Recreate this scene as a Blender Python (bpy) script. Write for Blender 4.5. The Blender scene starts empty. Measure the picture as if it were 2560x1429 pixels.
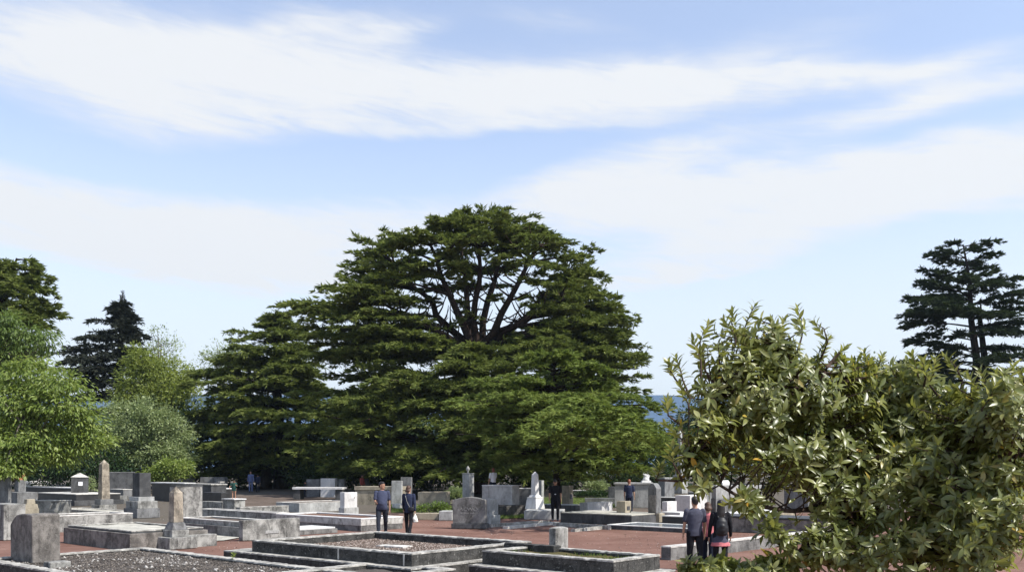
import bpy, math, random
import numpy as np
from mathutils import Vector, noise

F, CX, HY, H, S = 2300.0, 1280.0, 1165.0, 2.4, 1.15
random.seed(7)
RNG = np.random.default_rng(11)
scene = bpy.context.scene
COL = scene.collection


def R(d):
    return math.radians(d)


# ------------------------------------------------------------------ ground height and picture measures
def gz(Y):
    t = min(max((Y - 47.0) / 24.0, 0.0), 1.0)
    return 0.4 * t * t * (3 - 2 * t)


def ground_Y(py):
    Y = H * F / (py - HY)
    for _ in range(30):
        Y = 0.5 * Y + 0.5 * (H - gz(Y)) * F / (py - HY)
    return Y


def pt(px, py, Y):
    """a measured bearing and height at real distance Y (metres)"""
    return np.array([(px - CX) / F * Y, Y, H - (py - HY) / F * Y])


# ------------------------------------------------------------------ object helpers
def tag(o, label=None, cat=None, group=None, kind=None):
    if label:
        o['label'] = label
    if cat:
        o['category'] = cat
    if group:
        o['group'] = group
    if kind:
        o['kind'] = kind
    return o


def empty(name, loc, rz=0.0):
    o = bpy.data.objects.new(name, None)
    COL.objects.link(o)
    o.location = loc
    o.rotation_euler = (0, 0, rz)
    o.empty_display_size = 0.2
    return o


def mesh_np(name, V, faces_flat, sizes, mat, parent=None, smooth=False, rnd=None, loc=None, rz=0.0):
    """fast mesh from numpy arrays; faces_flat = vertex indices, sizes = loops per face"""
    me = bpy.data.meshes.new(name)
    V = np.asarray(V, dtype=np.float32)
    me.vertices.add(len(V))
    me.vertices.foreach_set('co', V.ravel())
    faces_flat = np.asarray(faces_flat, dtype=np.int32)
    sizes = np.asarray(sizes, dtype=np.int32)
    me.loops.add(len(faces_flat))
    me.loops.foreach_set('vertex_index', faces_flat)
    me.polygons.add(len(sizes))
    starts = np.concatenate([[0], np.cumsum(sizes)[:-1]]).astype(np.int32)
    me.polygons.foreach_set('loop_start', starts)
    if smooth:
        me.polygons.foreach_set('use_smooth', np.ones(len(sizes), dtype=bool))
    if rnd is not None:
        a = me.attributes.new('rnd', 'FLOAT', 'FACE')
        a.data.foreach_set('value', np.asarray(rnd, dtype=np.float32))
    me.update(calc_edges=True)
    me.validate()
    o = bpy.data.objects.new(name, me)
    COL.objects.link(o)
    if mat:
        me.materials.append(mat)
    if parent:
        o.parent = parent
    if loc is not None:
        o.location = loc
        o.rotation_euler = (0, 0, rz)
    return o


class MB:
    """collects shapes, builds one mesh"""

    def __init__(self):
        self.v, self.f = [], []

    def add(self, V, Fc):
        b = len(self.v)
        self.v += [tuple(p) for p in V]
        self.f += [tuple(i + b for i in f) for f in Fc]

    def box(self, x0, x1, y0, y1, z0, z1):
        self.frustum((x0, x1, y0, y1), (x0, x1, y0, y1), z0, z1)

    def frustum(self, a, b, z0, z1):
        V = [(a[0], a[2], z0), (a[1], a[2], z0), (a[1], a[3], z0), (a[0], a[3], z0),
             (b[0], b[2], z1), (b[1], b[2], z1), (b[1], b[3], z1), (b[0], b[3], z1)]
        self.add(V, [(3, 2, 1, 0), (4, 5, 6, 7), (0, 1, 5, 4), (1, 2, 6, 5), (2, 3, 7, 6), (3, 0, 4, 7)])

    def pyramid(self, a, z0, z1):
        V = [(a[0], a[2], z0), (a[1], a[2], z0), (a[1], a[3], z0), (a[0], a[3], z0),
             ((a[0] + a[1]) / 2, (a[2] + a[3]) / 2, z1)]
        self.add(V, [(3, 2, 1, 0), (0, 1, 4), (1, 2, 4), (2, 3, 4), (3, 0, 4)])

    def prism(self, prof, y0, y1):
        """profile [(x,z)] counter-clockwise seen from -y, extruded along y"""
        n = len(prof)
        V = [(x, y0, z) for x, z in prof] + [(x, y1, z) for x, z in prof]
        Fc = [tuple(range(n)), tuple(range(2 * n - 1, n - 1, -1))]
        for i in range(n):
            j = (i + 1) % n
            Fc.append((j, i, i + n, j + n))
        self.add(V, Fc)

    def lathe(self, prof, n=24, c=(0, 0)):
        V, Fc = [], []
        for r, z in prof:
            for k in range(n):
                a = 2 * math.pi * k / n
                V.append((c[0] + r * math.cos(a), c[1] + r * math.sin(a), z))
        m = len(prof)
        for i in range(m - 1):
            for k in range(n):
                k2 = (k + 1) % n
                Fc.append((i * n + k, i * n + k2, (i + 1) * n + k2, (i + 1) * n + k))
        Fc.append(tuple(range(n - 1, -1, -1)))
        Fc.append(tuple((m - 1) * n + k for k in range(n)))
        self.add(V, Fc)

    def gridbox(self, x0, x1, y0, y1, z0, z1, step=0.08, amp=0.012, chip=0.02, seed=0.0):
        """box with a fine net of faces, worn: noise on the faces, chipped along the arrises"""
        nx, ny, nz = (max(1, int(round(abs(d) / step))) for d in (x1 - x0, y1 - y0, z1 - z0))
        idx, V, Fc = {}, [], []

        def vid(i, j, k):
            key = (i, j, k)
            if key not in idx:
                p = Vector((x0 + (x1 - x0) * i / nx, y0 + (y1 - y0) * j / ny, z0 + (z1 - z0) * k / nz))
                on = [i == 0 or i == nx, j == 0 or j == ny, k == nz]
                q = p * 3.1 + Vector((seed, seed * 1.7, 3.0))
                d = Vector((noise.noise(q * 2.3), noise.noise(q * 2.3 + Vector((9, 0, 0))), noise.noise(q * 2.3 + Vector((0, 9, 0)))))
                p2 = p + d * amp
                if sum(on) >= 2:
                    c = Vector(((x0 + x1) / 2, (y0 + y1) / 2, (z0 + z1) / 2))
                    e = max(0.0, noise.noise(q * 3.3 + Vector((4, 4, 4))) * 0.6 + noise.noise(q * 9.0) * 0.6 + 0.1) * chip
                    sx = (1 if p.x < c.x else -1) if on[0] else 0
                    sy = (1 if p.y < c.y else -1) if on[1] else 0
                    sz = -1 if on[2] else 0
                    p2 = p2 + Vector((sx, sy, sz)) * e
                if k == 0:
                    p2.z = z0
                idx[key] = len(V)
                V.append(tuple(p2))
            return idx[key]
        for i in range(nx):
            for j in range(ny):
                Fc.append((vid(i, j, nz), vid(i + 1, j, nz), vid(i + 1, j + 1, nz), vid(i, j + 1, nz)))
                Fc.append((vid(i, j, 0), vid(i, j + 1, 0), vid(i + 1, j + 1, 0), vid(i + 1, j, 0)))
        for i in range(nx):
            for k in range(nz):
                Fc.append((vid(i, 0, k), vid(i + 1, 0, k), vid(i + 1, 0, k + 1), vid(i, 0, k + 1)))
                Fc.append((vid(i + 1, ny, k), vid(i, ny, k), vid(i, ny, k + 1), vid(i + 1, ny, k + 1)))
        for j in range(ny):
            for k in range(nz):
                Fc.append((vid(nx, j, k), vid(nx, j + 1, k), vid(nx, j + 1, k + 1), vid(nx, j, k + 1)))
                Fc.append((vid(0, j + 1, k), vid(0, j, k), vid(0, j, k + 1), vid(0, j + 1, k + 1)))
        self.add(V, Fc)

    def build(self, name, mat, parent=None, bevel=0.0, loc=None, rz=0.0, smooth=False):
        me = bpy.data.meshes.new(name)
        me.from_pydata(self.v, [], self.f)
        me.materials.append(mat)
        if smooth:
            me.polygons.foreach_set('use_smooth', [True] * len(me.polygons))
        o = bpy.data.objects.new(name, me)
        COL.objects.link(o)
        if parent:
            o.parent = parent
        if loc is not None:
            o.location = loc
            o.rotation_euler = (0, 0, rz)
        if bevel:
            m = o.modifiers.new('bevel', 'BEVEL')
            m.width = bevel
            m.segments = 2
            m.limit_method = 'ANGLE'
            m.angle_limit = R(40)
        return o


# ------------------------------------------------------------------ materials
def nodes(name):
    m = bpy.data.materials.new(name)
    m.use_nodes = True
    nt = m.node_tree
    for n in list(nt.nodes):
        nt.nodes.remove(n)
    return m, nt


def N(nt, typ, **kw):
    n = nt.nodes.new(typ)
    for k, v in kw.items():
        if k.startswith('i_'):
            n.inputs[k[2:].replace('_', ' ')].default_value = v
        else:
            setattr(n, k, v)
    return n


def mixc(nt, a, b, fac, blend='MIX'):
    n = nt.nodes.new('ShaderNodeMix')
    n.data_type = 'RGBA'
    n.blend_type = blend
    for sock, val in ((n.inputs[0], fac), (n.inputs[6], a), (n.inputs[7], b)):
        if hasattr(val, 'is_linked') or hasattr(val, 'links'):
            nt.links.new(val, sock)
        elif isinstance(val, (int, float)):
            sock.default_value = val
        else:
            sock.default_value = (*val, 1)
    return n.outputs[2]


def ramp(nt, src, p0, p1, v0=0.0, v1=1.0):
    n = nt.nodes.new('ShaderNodeMapRange')
    n.interpolation_type = 'SMOOTHSTEP'
    nt.links.new(src, n.inputs[0])
    n.inputs[1].default_value, n.inputs[2].default_value = p0, p1
    n.inputs[3].default_value, n.inputs[4].default_value = v0, v1
    return n.outputs[0]


def nz(nt, vec, scale, detail=4, rough=0.6, dist=0.0):
    n = nt.nodes.new('ShaderNodeTexNoise')
    n.inputs['Scale'].default_value = scale
    n.inputs['Detail'].default_value = detail
    n.inputs['Roughness'].default_value = rough
    n.inputs['Distortion'].default_value = dist
    nt.links.new(vec, n.inputs['Vector'])
    return n.outputs['Fac']


def coords(nt, scale=(1, 1, 1), per_object=True):
    tc = nt.nodes.new('ShaderNodeTexCoord')
    mp = nt.nodes.new('ShaderNodeMapping')
    nt.links.new(tc.outputs['Object'], mp.inputs['Vector'])
    mp.inputs['Scale'].default_value = scale
    if per_object:
        oi = nt.nodes.new('ShaderNodeObjectInfo')
        mu = N(nt, 'ShaderNodeMath', operation='MULTIPLY')
        nt.links.new(oi.outputs['Random'], mu.inputs[0])
        mu.inputs[1].default_value = 37.0
        cb = nt.nodes.new('ShaderNodeCombineXYZ')
        for i in range(3):
            nt.links.new(mu.outputs[0], cb.inputs[i])
        nt.links.new(cb.outputs[0], mp.inputs['Location'])
    return mp.outputs[0]


def finish(nt, col, rough=0.85, bump_src=None, bump=0.3, dist=0.02, spec=0.3, rough_src=None):
    b = nt.nodes.new('ShaderNodeBsdfPrincipled')
    out = nt.nodes.new('ShaderNodeOutputMaterial')
    if hasattr(col, 'links'):
        nt.links.new(col, b.inputs['Base Color'])
    else:
        b.inputs['Base Color'].default_value = (*col, 1)
    b.inputs['Roughness'].default_value = rough
    b.inputs['Specular IOR Level'].default_value = spec
    if bump_src is not None:
        bp = nt.nodes.new('ShaderNodeBump')
        bp.inputs['Strength'].default_value = bump
        bp.inputs['Distance'].default_value = dist
        nt.links.new(bump_src, bp.inputs['Height'])
        nt.links.new(bp.outputs[0], b.inputs['Normal'])
    nt.links.new(b.outputs[0], out.inputs[0])
    return b, out


def stone(name, c, var=0.35, stain=(0.05, 0.047, 0.042), amt=0.6, lichen=(0.5, 0.49, 0.45), lamt=0.15, bump=0.5, rough=0.88, big=1.0):
    m, nt = nodes(name)
    v = coords(nt)
    vs = coords(nt, (3.0, 3.0, 0.9))
    big_n = nz(nt, v, 1.7 * big, 5, 0.65, 0.4)
    mid = nz(nt, v, 7.0 * big, 6, 0.7, 0.2)
    fine = nz(nt, v, 42.0, 3, 0.7)
    streak = nz(nt, vs, 1.0, 6, 0.72, 0.9)
    dark = tuple(x * (1 - var) for x in c)
    lite = tuple(min(0.9, x * (1 + var)) for x in c)
    col = mixc(nt, dark, lite, ramp(nt, big_n, 0.33, 0.68))
    col = mixc(nt, col, lite, ramp(nt, fine, 0.5, 0.75, 0, 0.35))
    st = N(nt, 'ShaderNodeMath', operation='MULTIPLY')
    nt.links.new(ramp(nt, streak, 0.45, 0.66), st.inputs[0])
    nt.links.new(ramp(nt, mid, 0.35, 0.6, 0.25, 1.0), st.inputs[1])
    sa = N(nt, 'ShaderNodeMath', operation='MULTIPLY')
    nt.links.new(st.outputs[0], sa.inputs[0])
    sa.inputs[1].default_value = amt
    col = mixc(nt, col, stain, sa.outputs[0])
    col = mixc(nt, col, lichen, ramp(nt, mid, 0.58, 0.68, 0, lamt))
    spk = nz(nt, v, 26.0 * big, 4, 0.75, 0.5)
    col = mixc(nt, col, lichen, ramp(nt, spk, 0.6, 0.66, 0, lamt * 0.9))
    col = mixc(nt, col, stain, ramp(nt, spk, 0.42, 0.36, 0, amt * 0.6))
    bs = N(nt, 'ShaderNodeMath', operation='ADD')
    nt.links.new(mid, bs.inputs[0])
    nt.links.new(fine, bs.inputs[1])
    finish(nt, col, rough, bs.outputs[0], bump, 0.012)
    return m


def soil(name, c, c2, bump=0.8, scale=1.0):
    m, nt = nodes(name)
    v = coords(nt, per_object=False)
    a = nz(nt, v, 0.6 * scale, 5, 0.65, 0.3)
    b = nz(nt, v, 14.0 * scale, 5, 0.75)
    c_ = nz(nt, v, 90.0 * scale, 2, 0.6)
    col = mixc(nt, c, c2, ramp(nt, a, 0.35, 0.68))
    col = mixc(nt, col, tuple(x * 0.55 for x in c), ramp(nt, b, 0.48, 0.7, 0, 0.6))
    col = mixc(nt, col, tuple(min(1, x * 1.6) for x in c2), ramp(nt, c_, 0.6, 0.75, 0, 0.5))
    s = N(nt, 'ShaderNodeMath', operation='ADD')
    nt.links.new(b, s.inputs[0])
    nt.links.new(c_, s.inputs[1])
    finish(nt, col, 0.95, s.outputs[0], bump, 0.02, 0.1)
    return m


def leafmat(name, cols, trans=0.35, rough=0.5, spec=0.3, tint=None):
    """cols: list of (pos, rgb) read by the per-leaf random number"""
    m, nt = nodes(name)
    at = N(nt, 'ShaderNodeAttribute', attribute_name='rnd')
    cr = nt.nodes.new('ShaderNodeValToRGB')
    el = cr.color_ramp.elements
    while len(el) < len(cols):
        el.new(0.5)
    for e, (p, c) in zip(el, cols):
        e.position = p
        e.color = (*c, 1)
    nt.links.new(at.outputs['Fac'], cr.inputs[0])
    b, out = finish(nt, cr.outputs[0], rough, spec=spec)
    if trans:
        t = nt.nodes.new('ShaderNodeBsdfTranslucent')
        br = mixc(nt, cr.outputs[0], tint or (0.25, 0.4, 0.03), 0.45)
        nt.links.new(br, t.inputs[0])
        mx = nt.nodes.new('ShaderNodeMixShader')
        mx.inputs[0].default_value = trans
        nt.links.new(b.outputs[0], mx.inputs[1])
        nt.links.new(t.outputs[0], mx.inputs[2])
        nt.links.new(mx.outputs[0], out.inputs[0])
    return m


def plain(name, c, rough=0.8, spec=0.3, weave=0.0, metal=0.0, var=0.25):
    m, nt = nodes(name)
    v = coords(nt)
    a = nz(nt, v, 9.0, 4, 0.6)
    col = mixc(nt, tuple(x * (1 - var) for x in c), tuple(min(1, x * (1 + var)) for x in c), a)
    b, _ = finish(nt, col, rough, a if weave else None, weave, 0.03, spec)
    b.inputs['Metallic'].default_value = metal
    return m


def bark(name, c):
    m, nt = nodes(name)
    v = coords(nt, (6, 6, 1.2))
    a = nz(nt, v, 1.5, 6, 0.7, 0.5)
    col = mixc(nt, tuple(x * 0.45 for x in c), tuple(x * 1.4 for x in c), ramp(nt, a, 0.35, 0.65))
    finish(nt, col, 0.95, a, 0.9, 0.05, 0.1)
    return m


M = {}
M['curb'] = stone('weathered_concrete', (0.048, 0.046, 0.042), 0.5, (0.008, 0.0078, 0.007), 0.92, (0.36, 0.35, 0.315), 0.6, 0.9, big=2.6)
M['curb_grey'] = stone('grey_concrete', (0.17, 0.165, 0.155), 0.4, (0.03, 0.028, 0.026), 0.85, (0.36, 0.35, 0.33), 0.35, 0.7, big=1.5)
M['coping'] = stone('pale_cement', (0.5, 0.48, 0.44), 0.25, (0.11, 0.1, 0.09), 0.55, (0.58, 0.58, 0.54), 0.3, 0.6)
M['coping_old'] = stone('old_cement', (0.36, 0.345, 0.31), 0.4, (0.04, 0.038, 0.035), 0.85, (0.52, 0.51, 0.48), 0.45, 0.8, big=2.4)
M['grey'] = stone('grey_stone', (0.17, 0.17, 0.168), 0.3, (0.04, 0.039, 0.037), 0.75, (0.3, 0.3, 0.28), 0.25, 0.5)
M['mottled'] = stone('mottled_stone', (0.25, 0.245, 0.225), 0.5, (0.028, 0.026, 0.024), 0.92, (0.46, 0.45, 0.42), 0.45, 0.6, big=1.5)
M['grey_dark'] = stone('dark_grey_stone', (0.075, 0.076, 0.077), 0.35, (0.02, 0.02, 0.02), 0.75, (0.18, 0.18, 0.17), 0.2, 0.4)
M['black'] = stone('black_granite', (0.035, 0.034, 0.034), 0.3, (0.015, 0.015, 0.015), 0.4, (0.1, 0.1, 0.1), 0.1, 0.15, 0.45)
M['light'] = stone('light_stone', (0.36, 0.36, 0.345), 0.25, (0.12, 0.115, 0.1), 0.6, (0.46, 0.46, 0.44), 0.25, 0.4)
M['white'] = stone('white_stone', (0.58, 0.57, 0.55), 0.12, (0.28, 0.265, 0.235), 0.45, (0.66, 0.66, 0.63), 0.2, 0.25)
M['white_dirty'] = stone('spotted_white_stone', (0.44, 0.43, 0.4), 0.2, (0.08, 0.075, 0.06), 0.85, (0.55, 0.54, 0.5), 0.25, 0.5, big=2.4)
M['beige'] = stone('beige_stone', (0.31, 0.27, 0.2), 0.25, (0.13, 0.11, 0.08), 0.6, (0.42, 0.38, 0.3), 0.2, 0.4)
M['tan'] = stone('tan_sandstone', (0.29, 0.25, 0.195), 0.4, (0.06, 0.05, 0.04), 0.85, (0.42, 0.39, 0.34), 0.4, 0.5, big=1.8)
M['brown_stone'] = stone('brown_grey_stone', (0.165, 0.15, 0.134), 0.5, (0.034, 0.029, 0.025), 0.85, (0.32, 0.305, 0.28), 0.35, 0.8, big=1.6)
M['terracotta'] = stone('terracotta', (0.38, 0.16, 0.075), 0.2, (0.2, 0.08, 0.04), 0.4, (0.45, 0.22, 0.1), 0.2, 0.4)
M['soil_dark'] = soil('dark_soil', (0.075, 0.066, 0.059), (0.125, 0.11, 0.099))
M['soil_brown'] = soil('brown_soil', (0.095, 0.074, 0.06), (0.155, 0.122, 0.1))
M['soil_red'] = soil('reddish_soil', (0.13, 0.078, 0.058), (0.2, 0.12, 0.09))
M['moss'] = soil('mossy_soil', (0.085, 0.075, 0.03), (0.135, 0.108, 0.055))
M['paving'] = stone('pale_paving', (0.4, 0.385, 0.33), 0.22, (0.2, 0.185, 0.15), 0.55, (0.5, 0.485, 0.43), 0.25, 0.4)
M['glass'] = plain('polished_slab', (0.22, 0.25, 0.28), 0.08, 0.6)
M['engrave'] = plain('worn_engraving', (0.24, 0.235, 0.22), 0.9)
M['engrave_dark'] = plain('dark_engraving', (0.07, 0.07, 0.075), 0.8)
M['plaque_white'] = plain('white_plaque', (0.78, 0.78, 0.8), 0.5)
M['plaque_dark'] = plain('dark_plaque', (0.06, 0.06, 0.065), 0.5)
M['bark'] = bark('cedar_bark', (0.03, 0.024, 0.02))
M['bark_red'] = bark('reddish_bark', (0.04, 0.028, 0.023))
M['bark_grey'] = bark('grey_bark', (0.16, 0.14, 0.12))
M['twig'] = bark('shrub_bark', (0.07, 0.05, 0.04))
M['cedar'] = leafmat('cedar_needles', [(0, (0.055, 0.08, 0.02)), (0.5, (0.165, 0.205, 0.052)), (1, (0.31, 0.345, 0.1))], 0.34, 0.6, 0.12, (0.22, 0.28, 0.045))
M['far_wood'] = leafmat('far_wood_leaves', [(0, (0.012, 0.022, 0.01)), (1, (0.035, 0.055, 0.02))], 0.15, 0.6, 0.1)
M['cedar_young'] = leafmat('young_cedar_needles', [(0, (0.07, 0.11, 0.026)), (0.5, (0.195, 0.255, 0.062)), (1, (0.35, 0.41, 0.125))], 0.36, 0.6, 0.12, (0.28, 0.36, 0.05))
M['cedar_dark'] = leafmat('dark_needles', [(0, (0.022, 0.037, 0.018)), (0.5, (0.045, 0.067, 0.03)), (1, (0.09, 0.12, 0.05))], 0.2, 0.6, 0.12, (0.08, 0.12, 0.03))
M['spruce'] = leafmat('spruce_needles', [(0, (0.02, 0.025, 0.019)), (0.5, (0.04, 0.047, 0.034)), (1, (0.075, 0.082, 0.058))], 0.08, 0.65, 0.12, (0.05, 0.07, 0.03))
M['maple'] = leafmat('bright_leaves', [(0, (0.075, 0.125, 0.018)), (0.5, (0.18, 0.245, 0.05)), (1, (0.33, 0.385, 0.12))], 0.42, 0.45, 0.4, (0.38, 0.46, 0.06))
M['olive'] = leafmat('yellow_green_leaves', [(0, (0.1, 0.135, 0.025)), (0.5, (0.19, 0.235, 0.05)), (1, (0.29, 0.33, 0.09))], 0.4, 0.5, 0.25, (0.36, 0.42, 0.06))
M['pale'] = leafmat('pale_green_leaves', [(0, (0.1, 0.14, 0.05)), (0.5, (0.22, 0.275, 0.115)), (1, (0.4, 0.45, 0.24))], 0.38, 0.5, 0.3, (0.36, 0.44, 0.13))
M['dark_leaf'] = leafmat('dark_leaves', [(0, (0.014, 0.03, 0.012)), (0.5, (0.028, 0.055, 0.018)), (1, (0.055, 0.09, 0.028))], 0.2, 0.5, 0.25, (0.08, 0.13, 0.02))
M['autumn'] = leafmat('ochre_leaves', [(0, (0.12, 0.11, 0.03)), (0.6, (0.22, 0.18, 0.05)), (1, (0.3, 0.18, 0.07))], 0.35)
M['grass'] = leafmat('grass_blades', [(0, (0.07, 0.11, 0.02)), (0.6, (0.13, 0.19, 0.04)), (1, (0.24, 0.25, 0.09))], 0.3)
M['shrub'] = leafmat('glossy_leaves', [(0, (0.06, 0.078, 0.016)), (0.4, (0.145, 0.17, 0.042)), (0.75, (0.24, 0.255, 0.08)), (0.92, (0.38, 0.375, 0.17)), (0.965, (0.5, 0.36, 0.05)), (1, (0.55, 0.32, 0.045))], 0.38, 0.36, 0.6, (0.45, 0.46, 0.08))
M['green_leaf'] = leafmat('mid_green_leaves', [(0, (0.05, 0.085, 0.016)), (0.5, (0.11, 0.165, 0.036)), (1, (0.21, 0.27, 0.08))], 0.4, 0.45, 0.4, (0.26, 0.36, 0.05))
# ------------------------------------------------------------------ stones and plots
class Fit:
    pass


def fit(l, c, r, top, b=None, Y=None, z0=None, ang=-41.0):
    """front corner c with left end l and right end r (bearings), height from its top; Y or the base line b gives the distance"""
    g = Fit()
    if Y is None:
        Y = ground_Y(b) if z0 is None else (H - z0) * F / (b - HY)
    else:
        Y = Y * S
    if z0 is None:
        z0 = gz(Y)
    a = R(ang)
    u = np.array([math.cos(a), math.sin(a)])
    v = np.array([-math.sin(a), math.cos(a)])
    C = np.array([(c - CX) / F * Y, Y])

    def ext(px, d):
        k = (px - CX) / F
        den = d[0] - k * d[1]
        t = (k * C[1] - C[0]) / den if abs(den) > 1e-4 else 1.0
        return min(max(t, 0.06), 14.0)
    g.Lu, g.Lv = ext(l, -u), ext(r, v)
    g.h = H - (top - HY) / F * Y - z0
    ctr = C - u * g.Lu / 2 + v * g.Lv / 2
    g.loc = (ctr[0], ctr[1], z0)
    g.rz, g.z0, g.Y = a, z0, Y
    return g


def block(name, label, cat, f, mat, group=None, base=(), cap=None, top=None, plaque=(), bev=0.012, Lv=None, Lu=None, taper=0.0):
    if Lv:
        a = f.rz
        d = (Lv - f.Lv) / 2
        f.loc = (f.loc[0] - math.sin(a) * d, f.loc[1] + math.cos(a) * d, f.loc[2])
        f.Lv = Lv
    if Lu:
        a = f.rz
        d = (Lu - f.Lu) / 2
        f.loc = (f.loc[0] - math.cos(a) * d, f.loc[1] - math.sin(a) * d, f.loc[2])
        f.Lu = Lu
    x, y = f.Lu / 2, f.Lv / 2
    multi = bool(base or cap or plaque or (top and top[0] in ('pyramid', 'hip')))
    root = empty(name, f.loc, f.rz) if multi else None
    z = 0.0
    for i, (bh, ov, bm) in enumerate(base):
        mb = MB()
        mb.box(-x - ov, x + ov, -y - ov, y + ov, z, z + bh)
        mb.build('base' if i == 0 else 'step', bm, root, bev)
        z += bh
    h = f.h - (cap[0] if cap else 0)
    mb = MB()
    if top and top[0] == 'arch':
        n = 14
        prof = [(-x, z), (x, z)] + [(x * math.cos(math.pi * i / n) if False else x - 2 * x * i / n,
                                     h + top[1] * math.sin(math.pi * i / n)) for i in range(n + 1)]
        mb.prism(prof, -y, y)
    elif top and top[0] == 'gable':
        mb.prism([(-x, z), (x, z), (x, h), (0, h + top[1]), (-x, h)], -y, y)
    elif top and top[0] == 'shoulder':
        t = top[1]
        prof = [(-x, z), (x, z), (x, h - t * 0.16), (x * 0.88, h - t * 0.03), (x * 0.4, h), (x * 0.0, h - t * 0.02),
                (-x * 0.4, h - t * 0.15), (-x * 0.62, h - t * 0.45), (-x * 0.85, h - t * 0.85), (-x, h - t * 1.2)]
        mb.prism(prof, -y, y)
    elif top and top[0] == 'slant':
        mb.prism([(-x, z), (x, z), (x, h), (-x, h - top[1])], -y, y)
    else:
        mb.frustum((-x, x, -y, y), (-x + taper, x - taper, -y + taper, y - taper), z, h)
    if multi:
        body = mb.build('body', mat, root, bev)
    else:
        body = mb.build(name, mat, None, bev, f.loc, f.rz)
        root = body
    if cap:
        ch, ov, cm = cap
        mb = MB()
        mb.box(-x - ov, x + ov, -y - ov, y + ov, h, h + ch)
        mb.build('cap', cm, root, bev)
    if top and top[0] in ('pyramid', 'hip'):
        mb = MB()
        ov = top[2] if len(top) > 2 else 0.0
        zt = f.h
        if top[0] == 'pyramid':
            mb.pyramid((-x - ov, x + ov, -y - ov, y + ov), zt, zt + top[1])
        else:
            mb.frustum((-x - ov, x + ov, -y - ov, y + ov), (-x * 0.35, x * 0.35, -y * 0.35, y * 0.35), zt, zt + top[1])
        mb.build('cap', top[3] if len(top) > 3 else mat, root, bev)
    for face, cx, cz, w, hh, pm, nm in plaque:
        mb = MB()
        zc = z + cz * (h - z)
        if face == 'l':
            mb.box((cx - 0.5) * 2 * x - w / 2, (cx - 0.5) * 2 * x + w / 2, -y - 0.02, -y + 0.02, zc - hh / 2, zc + hh / 2)
        else:
            yc = -y + cx * 2 * y
            mb.box(x - 0.02, x + 0.02, yc - w / 2, yc + w / 2, zc - hh / 2, zc + hh / 2)
        mb.build(nm, pm, root, 0.004)
    if cat == 'headstone':                     # old stones have settled a little
        k = f.loc[0] * 12.9 + f.loc[1] * 7.7
        root.rotation_euler = (0.014 * math.sin(k), 0.016 * math.sin(k * 1.7), f.rz)
    tag(root, label, cat, group)
    return root


def plot(name, label, f, wall, cope=None, rim=0.2, bed=None, depth=0.12, plinth=None, near=False, group='grave plots', cat='grave plot', ct=0.035, step=0.075):
    root = empty(name, f.loc, f.rz)
    tag(root, label, cat, group)
    x, y, h = f.Lu / 2, f.Lv / 2, f.h
    seed = f.loc[0] * 1.37

    def bx(mb, *a, amp=0.009, chip=0.02):
        if near:
            mb.gridbox(*a, step=step, amp=amp, chip=chip, seed=seed)
        else:
            mb.box(*a)
    z = -0.25
    if plinth:
        ov, ph, pm = plinth
        if not isinstance(ov, tuple):
            ov = (ov,) * 4
        ol, orr, of, ob_ = ov
        mb = MB()
        bx(mb, -x - ol, x + orr, -y - of, y + ob_, -0.25, ph - (ct if cope and near else 0))
        pl_ = mb.build('plinth', pm, root, 0 if near else 0.012)
        z = ph - (ct if cope and near else 0)
        if cope and near:
            mb = MB()
            bx(mb, -x - ol - 0.006, x + orr + 0.006, -y - of - 0.006, y + ob_ + 0.006, z, ph, amp=0.006, chip=0.022)
            mb.build('plinth_coping', M['coping_old'], pl_)
            z = ph
    hc = h - (ct if cope else 0)
    par = root
    for nm, m_, za, zb, ov, ch in (('curb', wall, z, hc, 0.0, 0.02), ('coping', cope, hc, h, 0.008, 0.02)):
        if not m_:
            continue
        mb = MB()
        w = rim
        bx(mb, -x - ov, x + ov, -y - ov, -y + w + ov, za, zb, chip=ch)
        bx(mb, -x - ov, x + ov, y - w - ov, y + ov, za, zb, chip=ch)
        bx(mb, -x - ov, -x + w + ov, -y + w + ov, y - w - ov, za, zb, chip=ch)
        bx(mb, x - w - ov, x + ov, -y + w + ov, y - w - ov, za, zb, chip=ch)
        par = mb.build(nm, m_, par, 0 if near else 0.012)
    if bed:
        zb = h - depth
        nx = max(2, int(f.Lu / (0.12 if near else 0.5)))
        ny = max(2, int(f.Lv / (0.12 if near else 0.5)))
        xs, ys = np.linspace(-x + rim - 0.02, x - rim + 0.02, nx + 1), np.linspace(-y + rim - 0.02, y - rim + 0.02, ny + 1)
        V = [(a, b, zb + 0.035 * noise.noise(Vector((a * 1.7 + seed, b * 1.7, 0))) + 0.02 * noise.noise(Vector((a * 6 + seed, b * 6, 0)))) for b in ys for a in xs]
        Fc = [(j * (nx + 1) + i, j * (nx + 1) + i + 1, (j + 1) * (nx + 1) + i + 1, (j + 1) * (nx + 1) + i) for j in range(ny) for i in range(nx)]
        mb = MB()
        mb.add(V, Fc)
        mb.build('soil_bed', bed, root, smooth=True)
    return root


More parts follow.
